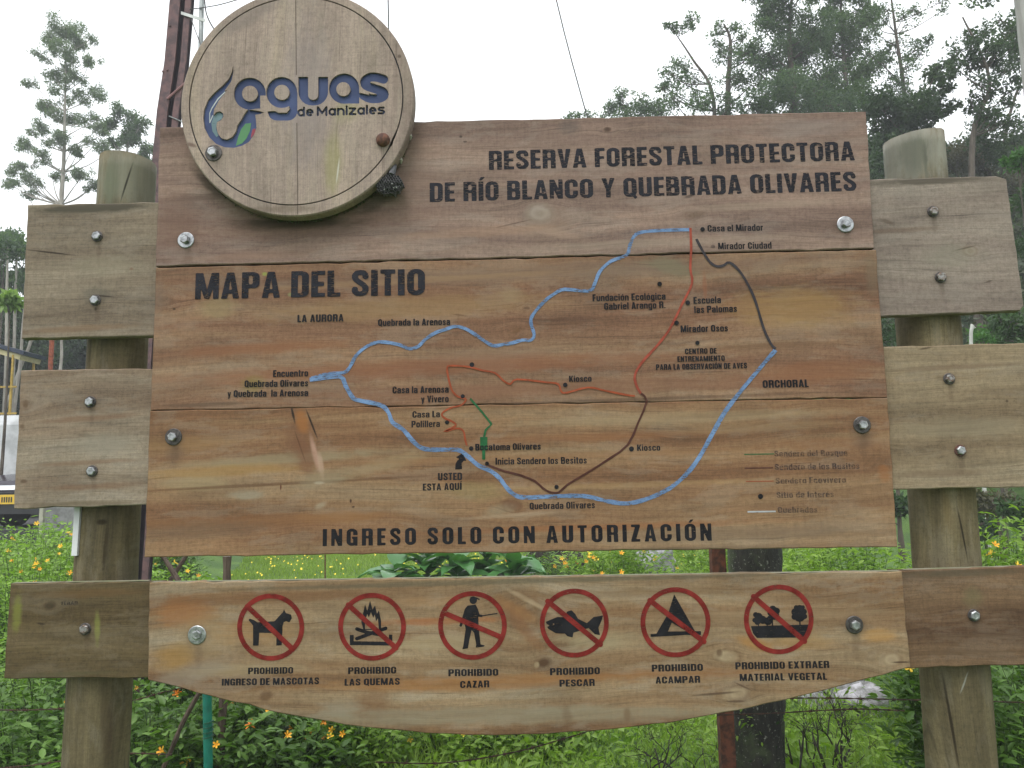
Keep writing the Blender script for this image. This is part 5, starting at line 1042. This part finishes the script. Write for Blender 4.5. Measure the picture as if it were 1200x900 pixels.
# ================================================================== GARDEN
lm_h1 = leafmat('hedge_leaves', [(.10, .175, .025), (.175, .30, .045), (.27, .42, .08)], .35, .45)
lm_h2 = leafmat('hedge_leaves_deep', [(.050, .105, .022), (.095, .18, .036), (.17, .29, .065)], .3, .4)
lm_h3 = leafmat('fresh_leaves', [(.11, .20, .028), (.18, .29, .045), (.27, .40, .075)], .4, .45)
stem_m = plain('green_stem', (.06, .10, .03), .8)
def petal_mesh(name, col, col2, n=5, r=.02, cup=.6):
    vs = [(0, 0, 0)]; fs = []
    for k in range(n):
        a = 2*math.pi*k/n; da = math.pi/n*.8; i0 = len(vs)
        for (rr1, aa, z) in ((.55, -da, .4), (1, -da*.5, cup), (1.08, 0, cup*.9), (1, da*.5, cup), (.55, da, .4)):
            vs.append((r*rr1*math.cos(a+aa), r*rr1*math.sin(a+aa), r*z))
        fs += [[0, i0, i0+1, i0+2], [0, i0+2, i0+3, i0+4]]
    i0 = len(vs)                                 # short tube under the petals
    for k in range(6): a = 2*math.pi*k/6; vs.append((r*.28*math.cos(a), r*.28*math.sin(a), r*.2)); vs.append((r*.1*math.cos(a), r*.1*math.sin(a), -r*1.1))
    for k in range(6): j = (k+1) % 6; fs.append([i0+2*k, i0+2*j, i0+2*j+1, i0+2*k+1])
    me = bpy.data.meshes.new(name); me.from_pydata(vs, [], fs); me.materials.append(plain(name+'_petal', col, .6, 0, .0, 60, 0, col2)); return me
fl_or = petal_mesh('flower_orange', (.78, .34, .02), (.80, .46, .035)); fl_ye = petal_mesh('flower_yellow', (.78, .46, .03), (.80, .58, .06)); fl_rd = petal_mesh('flower_red', (.70, .20, .02), (.78, .30, .025))
def add_flower(par, pos, me, s=1.0, out=None):
    o = bpy.data.objects.new('flower', me); C.objects.link(o); o.parent = par; o.location = Vector(pos)-Vector(par.location); o.scale = (s, s, s)
    d = Vector((random.gauss(0, .5), -1+random.gauss(0, .4), .7)); o.rotation_euler = d.to_track_quat('Z', 'Y').to_euler(); return o
def shrub(label, cx, cy, rx, ry, h, nst, nl, ls, lm, fl=(), group=None, name='flowering_shrub', asp=.46, fs=1.0, low=.0, cat='shrub'):
    z0 = ghf(cx, cy); root = thing(name, label, cat, (cx, cy, z0), group); mb = MB(); P = []; D = []; tips = []
    for k in range(nst):
        a = rng.uniform(0, 6.283); rr0 = math.sqrt(rng.uniform(0, 1)); tx, ty = cx+rx*rr0*math.cos(a), cy+ry*rr0*math.sin(a)
        tz = z0+h*(1-.42*rr0*rr0)*rng.uniform(.72, 1.06)
        bx, by = cx+(tx-cx)*.45, cy+(ty-cy)*.45
        b_ = np.array([bx, by, z0-.03]); t_2 = np.array([tx, ty, tz]); md = b_*.45+t_2*.55+np.array([rng.normal()*.05, rng.normal()*.05, .1*h])
        pts = [b_*(1-t)**2+2*md*t*(1-t)+t_2*t*t for t in np.linspace(0, 1, 7)]
        mb.tube([Vector(q) for q in pts], [.004, .0038, .0035, .003, .0025, .002, .001], 4, cap=False)
        nk = nl//nst; tt = rng.uniform(low, 1, nk)**.75
        pp = np.array([b_*(1-t)**2+2*md*t*(1-t)+t_2*t*t for t in tt]); dd = (t_2-md)/np.linalg.norm(t_2-md)
        an = rng.uniform(0, 6.283, nk); side = np.stack((np.cos(an), np.sin(an), rng.uniform(-.1, .5, nk)), 1)
        P.append(pp+rng.normal(size=(nk, 3))*ls*.8); D.append(side+dd*rng.uniform(.1, .9, (nk, 1))); tips.append(t_2)
    mb.build('stems', stem_m, root)['kind'] = 'stuff'
    V, F = leaves_fine(np.concatenate(P), np.concatenate(D), ls, asp); fast('foliage', V, F, lm, root)['kind'] = 'stuff'
    for me, n in fl:
        for k in range(int(n*1.8+.5)):
            t = tips[rng.integers(len(tips))]; add_flower(root, Vector(t)+Vector((random.gauss(0, .03), random.gauss(0, .03), random.uniform(-.02, .03))), me, fs*random.uniform(.7, 1.25))
    return root
GL = 'flowering shrubs of the hedge on the left'
for (cx, cy, rx, ry, h, nst, nl, ls, lm, fl, lab) in (
    (-1.95, 1.7, .62, .5, .62, 110, 3600, .064, lm_h2, ((fl_or, 3), (fl_rd, 2)), 'deep green shrub with orange flowers left of the left log post foot'),
    (-2.75, 2.0, .6, .55, .72, 90, 3000, .064, lm_h2, ((fl_or, 2), (fl_rd, 3)), 'deep green shrub at the lower left corner with an orange red flower'),
    (-1.35, 1.75, .5, .45, .50, 100, 2800, .064, lm_h2, ((fl_or, 2), (fl_ye, 2)), 'low deep green shrub right behind the left log post foot'),
    (-3.2, 3.4, .95, .7, .86, 160, 5200, .062, lm_h1, ((fl_or, 6), (fl_ye, 3)), 'broad shrub with a few orange flowers below the lower left plank'),
    (-2.1, 3.2, .7, .6, .60, 120, 3600, .064, lm_h2, ((fl_or, 3), (fl_ye, 4)), 'leafy shrub with yellow flowers between log post and green pipe'),
    (-4.6, 4.9, 1.0, .8, 1.05, 170, 5600, .06, lm_h1, ((fl_or, 7), (fl_ye, 4)), 'bright shrub with orange and yellow flowers at the left edge over the lower plank'),
    (-3.35, 4.8, .8, .7, .92, 150, 4800, .06, lm_h1, ((fl_or, 7), (fl_ye, 6)), 'bright shrub with a cluster of orange flowers beside the left log post'),
    (-5.9, 6.8, 1.2, .9, 1.22, 150, 5200, .07, lm_h1, ((fl_or, 4), (fl_ye, 5)), 'bright shrub at the top of the hedge under the car'),
    (-5.1, 6.6, .8, .8, 1.12, 130, 4600, .07, lm_h1, ((fl_or, 4), (fl_ye, 4)), 'bright shrub at the back of the hedge by the white slat'),
    (-4.95, 8.3, .45, .6, 1.0, 100, 3000, .08, lm_h2, ((fl_ye, 7),), 'shrub dotted with yellow flowers just right of the left log post'),
    (-6.9, 8.6, 1.2, .9, 1.25, 120, 4000, .08, lm_h1, ((fl_ye, 3),), 'farthest shrub of the hedge at the left')):
    shrub(lab, cx, cy, rx, ry, h, nst, nl, ls, lm, fl, GL, fs=1.15)
GM = 'low plants with orange blooms under the bottom board'
for (cx, cy, rx, ry, h, nst, nl, ls, lm, fl, lab) in (
    (-.95, 1.95, .38, .3, .36, 60, 1300, .055, lm_h3, ((fl_or, 5), (fl_rd, 4), (fl_ye, 2)), 'low plant with a cluster of orange red trumpet flowers under the bottom board'),
    (-1.3, 2.6, .45, .4, .36, 60, 1400, .064, lm_h2, ((fl_ye, 7), (fl_or, 2)), 'low plant with yellow flowers right of the green pipe'),
    (-.45, 2.3, .4, .3, .28, 50, 1000, .055, lm_h3, ((fl_or, 2), (fl_ye, 3)), 'low plant with few yellow flowers under the middle of the bottom board'),
    (.05, 2.4, .35, .3, .25, 40, 700, .055, lm_h3, ((fl_ye, 2),), 'sparse low plant under the fish symbol'),
    (.9, 3.2, .4, .35, .22, 40, 700, .05, lm_h3, ((fl_ye, 3),), 'low tuft with yellow blooms left of the rusty post')):
    shrub(lab, cx, cy, rx, ry, h, nst, nl, ls, lm, fl, GM, 'garden_plant', fs=1.1, cat='plant')
GR = 'leafy shrubs of the hedge on the right'
for (cx, cy, rx, ry, h, nst, nl, ls, lm, fl, lab) in (
    (1.88, 1.15, .24, .4, .92, 80, 2500, .075, lm_h2, ((fl_ye, 2),), 'dark leafy shrub between the bottom board and the right log post'),
    (2.55, 1.3, .5, .45, 1.0, 90, 2800, .085, lm_h2, (), 'dark large leaved shrub right of the right log post foot'),
    (2.45, 2.3, .4, .45, .86, 80, 2200, .07, lm_h2, ((fl_ye, 2),), 'dark shrub behind the bare twigs by the pale boulder'),
    (3.3, 2.2, .6, .5, 1.1, 90, 2600, .085, lm_h2, (), 'shaded shrub at the lower right corner'),
    (3.0, 3.2, .42, .6, 1.16, 110, 3600, .085, lm_h3, ((fl_or, 1), (fl_ye, 2)), 'fresh green shrub in the gap left of the right log post'),
    (3.6, 3.4, .7, .6, 1.25, 120, 3600, .085, lm_h3, ((fl_ye, 4),), 'fresh green shrub with yellow petals right of the right log post'),
    (4.6, 3.8, .8, .6, 1.3, 110, 3200, .085, lm_h3, (), 'fresh green shrub at the right edge under the lower right plank'),
    (1.95, 5.2, .8, .6, .98, 120, 3600, .09, lm_h3, ((fl_or, 2),), 'fresh green shrub over the right end of the bottom board'),
    (3.2, 5.6, .9, .6, 1.1, 120, 3400, .09, lm_h3, (), 'fresh green shrub behind the right log post'),
    (1.0, 7.4, .8, .6, .82, 90, 2400, .09, lm_h3, ((fl_or, 8), (fl_ye, 6)), 'shrub with orange flowers above the tent symbol'),
    (2.9, 8.0, 1.1, .7, 1.05, 110, 3000, .1, lm_h3, (), 'fresh green shrub farthest back on the right'),
    (.2, 8.6, .6, .5, .62, 60, 1500, .08, lm_h2, ((fl_rd, 4),), 'small shrub with red flowers beside the dark mound')):
    shrub(lab, cx, cy, rx, ry, h, nst, nl, ls, lm, fl, GR, fs=1.3, asp=.32)

# big-leaved plants over the middle of the bottom board
bl_m = leafmat('broad_leaf', [(.04, .12, .035), (.07, .19, .055), (.12, .28, .11)], .2, .3, .5)
def broad_leaf_mesh(L):
    vs, fs = [], []; n = 9
    for i in range(n):
        t = i/(n-1); wv = math.sin(math.pi*min(1, t*1.02)**.75)*.27*L; z = L*(.55*t-.55*t*t)
        for s_, f in ((-1, 1), (-.5, .6), (0, 0), (.5, .6), (1, 1)): vs.append((s_*wv, L*t, z+.05*L*f+(.012*L*(i % 2) if abs(s_) == 1 else 0)))
    for i in range(n-1):
        for j in range(4): fs.append([i*5+j, i*5+j+1, (i+1)*5+j+1, (i+1)*5+j])
    me = bpy.data.meshes.new('broad_leaf'); me.from_pydata(vs, [], fs); me.polygons.foreach_set('use_smooth', [True]*len(fs)); me.materials.append(bl_m); return me
blm = [broad_leaf_mesh(.36), broad_leaf_mesh(.46)]
for i, (px, Y, zt, lab) in enumerate(((462, 7.0, .62, 'broad leaved plant at the left of the clump over the bottom board'), (500, 7.3, .72, 'second broad leaved plant from the left over the bottom board'), (535, 7.0, .66, 'middle broad leaved plant of the clump over the bottom board'), (568, 7.4, .74, 'second broad leaved plant from the right over the bottom board'), (600, 7.0, .6, 'broad leaved plant at the right of the clump over the bottom board'))):
    q = U(px, 600, Y); z0 = ghf(q.x, Y); rt = thing('broadleaf_plant', lab, 'plant', (q.x, Y, z0), 'broad leaved plants behind the bottom board')
    mb = MB(); mb.tube([(q.x, Y, z0-.02), (q.x, Y, z0+zt*.6)], [.03, .015], 7); mb.build('stalk', stem_m, rt)
    for k in range(22):
        o = bpy.data.objects.new('leaf', blm[k % 2]); C.objects.link(o); o.parent = rt; a = k*2.4+i
        o.location = (0, 0, zt*(.45+.62*k/22)); o.rotation_euler = (math.radians(random.uniform(-18, 38)), math.radians(random.uniform(-15, 15)), a)

# grass and small yellow flowers
gm = leafmat('grass_blades', [(.14, .225, .035), (.215, .315, .05), (.30, .41, .09)], .4, .6)
def grass(n, x0, x1, y0, y1, h, w0):
    x = rng.uniform(x0, x1, n); y = y0+(y1-y0)*rng.uniform(0, 1, n)**1.35
    keep = ~((x < -2.4-.25*y)); x, y = x[keep], y[keep]; n = len(x)
    z = gh(x, y); P = np.stack((x, y, z), 1); a = rng.uniform(0, 6.28, n); hh_ = h*rng.uniform(.5, 1.3, n)*(1+.4*np.sin(x*2.1)*np.cos(y*1.7)); sc_ = 1+y*.09
    sd = np.stack((np.cos(a), np.sin(a), 0*a), 1)*(w0*sc_)[:, None]; ln = np.stack((rng.normal(size=n)*.45, rng.normal(size=n)*.45, np.ones(n)), 1)
    T = P+ln*hh_[:, None]; M_ = P+ln*hh_[:, None]*.5*[[.6, .6, 1.15]]
    V = np.stack((P-sd, P+sd, M_+sd*.8, M_-sd*.8, T), 1).reshape(-1, 3); b = np.arange(n)[:, None]*5
    F = np.concatenate((b+[[0, 1, 2]], b+[[0, 2, 3]], b+[[3, 2, 4]]), 1).reshape(-1, 3); return V, F
V, F = grass(150000, -7, 5, 1.2, 16, .10, .0028)
o = fast('grass', V, F, gm); o['kind'] = 'stuff'; o['label'] = 'short bright green lawn grass'
n = 750; x = rng.uniform(-6.5, 4, n); y = rng.uniform(3, 17, n); x = np.where(x < -2.4-.25*y, -x*.2, x); z = gh(x, y)+.11; r = rng.uniform(.006, .013, n)*(1+y*.03)
ang = np.arange(6)*math.pi/3; V = np.stack((x[:, None]+r[:, None]*np.cos(ang), y[:, None]+r[:, None]*.8*np.sin(ang), z[:, None]+r[:, None]*.9*np.sin(ang)), -1)
V = np.concatenate((V, np.stack((x, y, z+.004), -1)[:, None]), 1).reshape(-1, 3)
F = (np.arange(n)[:, None, None]*7+np.array([[i, (i+1) % 6, 6] for i in range(6)])).reshape(-1, 3)
o = fast('lawn_flowers', V, F, plain('dandelion', (.80, .62, .03), .6, 0, .1)); o['kind'] = 'stuff'
# broad weeds in the lawn near the fence
P = np.stack((rng.uniform(-1.9, 2.2, 5200), rng.uniform(1.3, 4.6, 5200), np.zeros(5200)), 1); P[:, 2] = gh(P[:, 0], P[:, 1])+rng.uniform(.0, .13, 5200)
D = rng.normal(size=(5200, 3)); D[:, 2] = np.abs(D[:, 2])*.5+.2
V, F = leaves_fine(P, D, .085, .34); o = fast('weeds', V, F, lm_h3); o['kind'] = 'stuff'

# ---- barbed wire fence
fence = thing('barbed_wire_fence', 'sagging rusty barbed wire fence behind the sign posts', 'fence', (0, .8, 0))
wire_rust = plain('wire_rust', (.030, .018, .013), .85, 0, .4, 60, 0, (.07, .03, .02))
def barbed(pts, Y, nm='wire'):
    P = [U(a, b, Y) for a, b in smooth_line(pts, 8)]; mb = MB(); L = 0
    for s_ in (0, 1):
        q = [p+Vector((0, .0022*math.cos(i*1.9+s_*math.pi), .0022*math.sin(i*1.9+s_*math.pi))) for i, p in enumerate(P)]; mb.tube(q, .0017, 5)
    w_ = mb.build(nm, wire_rust, fence); br = MB(); acc = 0
    for a, b in zip(P[:-1], P[1:]):
        acc += (b-a).length
        if acc > .11:
            acc = 0
            for k in range(2):
                d = Vector((random.uniform(-.4, .4), random.uniform(-1, 1), random.uniform(-1, 1))).normalized()*.016; br.tube([b-d, b+d], [.0014, .0008], 4)
            br.tube([b-(b-a).normalized()*.006, b+(b-a).normalized()*.006], .0048, 5)
    br.build('barbs', wire_rust, w_)['kind'] = 'stuff'
barbed([(-260, 820), (-80, 826), (0, 832), (80, 830), (150, 822), (215, 806), (330, 790), (470, 800)], .8)
barbed([(440, 893), (520, 894), (600, 882), (660, 866), (720, 848), (800, 830), (880, 820), (960, 818), (1060, 820), (1160, 822), (1300, 826), (1440, 824)], .8)
barbed([(-260, 905), (0, 900), (120, 884), (200, 884)], .85)
barbed([(840, 838), (900, 836), (1000, 831), (1060, 833)], .86)
def stake(label, pts, Y, r, mat, nm='leaning_stick', cat='stick', to_ground=True, n=7, bump=.15):
    P = [U(a, b, Y) for a, b in pts]
    if to_ground:
        d = (P[-1]-P[-2]).normalized(); P.append(P[-1]+d*((ghf(P[-1].x, Y)-.05-P[-1].z)/d.z))
    mb = MB(); PP = [Vector(q) for q in smooth_line([tuple(q) for q in P], 5)]; rad = [r*(1+random.uniform(-bump, bump)) for _ in PP]; mb.tube(PP, rad, n)
    root = thing(nm, label, cat, P[-1]); mb.build('shaft', mat, root); return root
stick_m = bark('stick_bark', (.06, .04, .03), (.12, .085, .065), None, 30, .003)
stake('upright brown fence stake right of the green pipe', [(266, 652), (264, 760), (260, 850)], 1.6, .021, stick_m, 'fence_stake', 'stake')
stake('brown stick leaning left beside the green pipe', [(240, 800), (215, 845), (200, 880)], 1.35, .011, stick_m)
stake('brown stick leaning right in the gap above the bottom board', [(183, 640), (205, 674), (240, 735)], 2.6, .016, stick_m)
stake('brown stick crossing the other in the gap above the bottom board', [(222, 645), (200, 680), (160, 745)], 2.7, .014, stick_m)
stake('thin dark upright wire rod in the gap above the campfire symbol', [(381, 650), (381, 680), (382, 730)], 2.0, .004, rust, 'fence_rod', 'rod')
pp = stake('teal green painted pipe standing below the bottom board', [(242, 770), (243, 830), (244, 895)], .95, .0185, plain('teal_paint', (.015, .20, .15), .45, 0, .35, 14, .001), 'green_pipe', 'pipe', bump=.02, n=14)
mb = MB(); a = U(243.6, 868, .95)
mb.tube([a+Vector((.021*math.cos(t*1.1), .021*math.sin(t*1.1), .0035*t)) for t in range(24)], .003, 5); mb.build('tie_wire', plain('green_wire', (.02, .10, .06), .5), pp)
# rusty post and mossy trunk
q = U(852, 800, 1.15); rp = thing('rusty_post', 'narrow rusty red steel post right of centre below the board', 'post', (q.x, 1.15, ghf(q.x, 1.15)))
rm = plain('red_rust', (.14, .048, .028), .85, .1, .5, 30, .003, (.05, .025, .018)); zt = U(848, 560, 1.15).z; x0_ = U(852, 850, 1.15).x
for nm, c_, d_ in (('flange', (x0_, 1.15, zt/2), (.062, .006, zt)), ('web', (x0_-.028, 1.18, zt/2), (.006, .055, zt))):
    mb = MB(); mb.box(c_, d_); mb.build(nm, rm, rp)
a, b = U(884, 560, 1.5), U(888, 890, 1.5); dn = (b-a).normalized(); foot = b+dn*((0-b.z)/dn.z)
mt_ = thing('mossy_post', 'thick dark mossy wooden trunk post beside the rusty steel post', 'post', foot); mb = MB(); k = PXM(1.5)
pts = [foot.lerp(a, i/16) for i in range(17)]; mb.tube(pts, [29.5/k*(1+random.uniform(-.03, .03)) for _ in pts], 18, jit=.03); mb.build('shaft', bk_moss, mt_, True)
P = clump_pts((foot.x, foot.y, .55), .16, 700, 3.2); V, F = leaves_simple(P, .02, .2, .6); fast('moss', V, F, lm_dk, mt_)['kind'] = 'stuff'
# boulder behind the twigs
bpos = U(968, 846, 3.4)
def boulder(name, label, c, r, mat, seed):
    rs = np.random.default_rng(seed); n1_, n2_ = 18, 26; vs = []; fs = []
    ph = rs.uniform(0, 6.28, 12)
    for i in range(n1_+1):
        th = math.pi*i/n1_
        for j in range(n2_):
            a = 2*math.pi*j/n2_; d = Vector((math.sin(th)*math.cos(a), math.sin(th)*math.sin(a), math.cos(th)))
            f = 1+.13*math.sin(2.1*a+ph[0]+2*th)+.10*math.sin(3.7*th+ph[1]+a)+.06*math.sin(6*a+ph[2])*math.sin(5*th+ph[3])
            f = min(f, 1.08+.05*math.sin(3*a+ph[4])); vs.append((c[0]+d.x*r[0]*f, c[1]+d.y*r[1]*f, c[2]+d.z*r[2]*f))
    for i in range(n1_):
        for j in range(n2_): fs.append([i*n2_+j, (i+1)*n2_+j, (i+1)*n2_+(j+1) % n2_, i*n2_+(j+1) % n2_])
    o = pymesh(name, vs, fs, mat, None, True); return tag(o, label, 'boulder')
stone = plain('pale_stone', (.42, .41, .44), .9, 0, .6, 11, .03, (.16, .16, .15)); 
boulder('boulder', 'large pale grey boulder behind the bare twigs at the lower right', (bpos.x, 3.4, .12), (.27, .3, .34), stone, 3)
q = U(1000, 870, 3.2); boulder('boulder', 'smaller pale stone low beside the large boulder', (q.x, 3.0, .07), (.16, .14, .12), stone, 5)
q = U(768, 652, 9.6); boulder('boulder', 'small pale stone behind the orange flowers over the tent symbol', (q.x, 9.6, .38), (.34, .3, .30), stone, 8)
q = U(652, 660, 9.4); boulder('soil_mound', 'dark soil mound right of the broad leaved plants', (q.x, 9.6, .3), (.42, .4, .42), plain('dark_soil', (.03, .022, .018), .95, 0, .4, 9, .03), 9)['category'] = 'mound'
# bare branching shrubs
def twiggy(label, px, py0, Y, h, seed, dens=2, r0=.012, lean=0, leaf=None):
    rs = random.Random(seed); b_ = U(px, py0, Y); z0 = ghf(b_.x, Y); root = thing('bare_shrub', label, 'shrub', (b_.x, Y, z0), 'bare twiggy shrubs under the bottom board'); mb = MB(); tips = []
    def grow(p, d, L, r, lv):
        pts = [p]; q = p
        for k in range(4):
            d = (d+Vector((rs.gauss(0, .24), rs.gauss(0, .24), rs.gauss(.03, .16)))).normalized(); q = q+d*L/4; pts.append(q)
        mb.tube(pts, [r*(1-.12*i) for i in range(5)], 5, cap=False)
        if lv == 0: tips.append(pts[-1]); return
        for k in range(dens if lv != 2 else dens+1):
            i = rs.choice((2, 3, 4)); grow(pts[i], (d+Vector((rs.gauss(0, .6), rs.gauss(0, .5), rs.gauss(.15, .35)))).normalized(), L*rs.uniform(.5, .8), r*.6, lv-1)
    for k in range(3): grow(Vector((b_.x+rs.uniform(-.05, .05), Y+rs.uniform(-.05, .05), z0-.03)), Vector((lean+rs.gauss(0, .3), rs.gauss(0, .25), 1)).normalized(), h*.42, r0*.6, 5)
    mb.build('branches', bark('twig_bark_%d' % seed, (.02, .017, .013), (.045, .038, .03), None, 30, .002), root)
    P = np.repeat(np.array([tuple(t) for t in tips]), 2, 0)+rng.normal(size=(len(tips)*2, 3))*.02; D = rng.normal(size=(len(P), 3)); V, F = leaves_fine(P, D, .03, .4); fast('foliage', V, F, lm_h3, root)['kind'] = 'stuff'
    return root
twiggy('bare dark twiggy shrub under the tent symbol', 775, 880, 1.4, .60, 4, lean=.05)
twiggy('bare forked shrub just left of the rusty post', 825, 880, 1.5, .62, 9, lean=.1)
twiggy('bare dark twiggy shrub in front of the pale boulder', 985, 880, 1.5, .8, 12, r0=.018, lean=-.45)
twiggy('fine bare shrub between the mossy post and the boulder', 945, 880, 1.7, .62, 21, lean=0)
twiggy('tangle of fine twigs left of the right log post', 1030, 885, 1.0, .55, 41, r0=.008, lean=-.2)
twiggy('thin bare twigs under the fish symbol', 700, 895, 1.3, .42, 30, r0=.006, dens=2)

# ---- rusty steel mast and pipe behind the upper left
Ym = 2.5; mast = thing('steel_mast', 'rust brown riveted steel mast rising behind the left side of the sign', 'mast', (U(158, 760, Ym).x, Ym, 0))
mm = plain('oxide_steel', (.145, .085, .085), .7, .2, .4, 16, .003, (.08, .055, .06)); md_ = plain('mast_dark', (.05, .04, .05), .8)
def angle_bar(pts, w0, w1, dpt, mat, nm):
    """flat bar through photo points (left edge), width w, with depth"""
    P = [U(a, b, Ym) for a, b in pts]; k = PXM(Ym); mb = MB(); vs = []; n = len(P)
    for i, p in enumerate(P):
        for dx, dy in ((w0/k, 0), (w1/k, 0), (w1/k, dpt), (w0/k, dpt)): vs.append(p+Vector((dx, dy, 0)))
    fs = [[0, 1, 2, 3]]+[[i*4+j, i*4+(j+1) % 4, (i+1)*4+(j+1) % 4, (i+1)*4+j] for i in range(n-1) for j in range(4)]+[[(n-1)*4+j for j in range(4)]]
    mb.add(vs, fs); return mb.build(nm, mat, mast)
g0 = U(150, 760, Ym); edge = [(203, -60), (198.7, 0), (192.5, 72), (183.7, 130), (178, 190), (172, 300), (160, 480), (147, 660), (136, 800), (126, 950)]
angle_bar(edge, 0, 13.5, .012, mm, 'front_flange'); angle_bar(edge, 20, 27.5, .012, mm, 'right_flange'); angle_bar(edge, 4, 26, .010, md_, 'inner_web').location.y += .06
for i, (y0, y1) in enumerate(((95, 113), (136, 137))):
    a, b = (U(228, 88, Ym-.004), U(196, 116, Ym-.004)) if i == 0 else (U(198, 136, Ym-.004), U(214, 143, Ym-.004)); mb = MB(); mb.tube([a, b], .009 if i == 0 else .004, 6); mb.build('brace', plain('brace_pink', (.26, .14, .14), .7) if i == 0 else steel, mast)
for k, (x, y) in enumerate(((196, 82), (191, 84), (199, 30))):
    q = U(x, y, Ym-.002); mb = MB(); mb.tube([q, q+Vector((0, -.006, 0))], .007, 8); mb.build('rivet', mm, mast)
pipe = thing('steel_pipe', 'grey galvanised pipe strapped beside the rusty mast at the top left', 'pipe', U(228, 420, Ym)); mb = MB(); mb.tube([U(237.5, -60, Ym), U(236.5, 0, Ym), U(234.5, 80, Ym), U(228, 420, Ym)], .0155, 14)
mb.build('tube', plain('pipe_grey', (.36, .38, .38), .5, .5, .3, 14), pipe, True)
mb = MB(); a, b = U(212, 15, Ym-.008), U(240.5, 24, Ym-.02); mb.add([a+Vector((0, 0, .011)), b+Vector((0, 0, .011)), b-Vector((0, 0, .011)), a-Vector((0, 0, .011)), a+Vector((0, .003, .011)), b+Vector((0, .003, .011)), b+Vector((0, .003, -.011)), a+Vector((0, .003, -.011))], [[0, 3, 2, 1], [4, 5, 6, 7], [0, 1, 5, 4], [3, 7, 6, 2]])
mb.build('strap', plain('strap_white', (.62, .63, .62), .6), pipe)
for pts, r, nm, lb in (([(222, 11), (255, 6), (292, -4), (350, -16)], .0035, 'guy_rod', 'thin dark rod running right from the top of the rusty mast'), ([(239, -12), (241, 12), (246, 26), (254, 38), (266, 50)], .005, 'cable', 'curved dark cable hanging beside the grey pipe'), ([(224, 22), (229, 36), (236, 54), (244, 70)], .0035, 'stay_rod', 'short diagonal rod between the rusty mast and the grey pipe')):
    mb = MB(); mb.tube([U(a, b, Ym-.02) for a, b in smooth_line(pts, 4)], r, 6); tag(mb.build(nm, plain(nm+'_m', (.10, .095, .10), .6), None), lb, nm.split('_')[-1])
for pts, Y, lb in (([(452, -160), (454, -40), (455.5, 36), (458, 130)], 5, 'thin dark overhead wire dropping behind the right side of the round emblem'), ([(620, -160), (652, 0), (687, 133), (712, 215)], 6, 'thin dark overhead wire slanting down behind the top plank')):
    mb = MB(); mb.tube([U(a, b, Y) for a, b in smooth_line(pts, 4)], .0075, 5); tag(mb.build('overhead_wire', plain('wire_dark', (.05, .05, .05), .6)), lb, 'wire')
#@@HAZE
mb = MB(); mb.box((0, 100, 14), (820, 820, 32)); hz = mb.build('haze', None); hz['kind'] = 'stuff'
hm = bpy.data.materials.new('haze_air'); hm.use_nodes = True; hn = hm.node_tree; hn.nodes.clear()
ho = hn.nodes.new('ShaderNodeOutputMaterial'); pv = hn.nodes.new('ShaderNodeVolumePrincipled'); pv.inputs['Density'].default_value = .0030
pv.inputs['Color'].default_value = (.93, .96, 1, 1); hn.links.new(pv.outputs[0], ho.inputs['Volume']); hz.data.materials.append(hm)
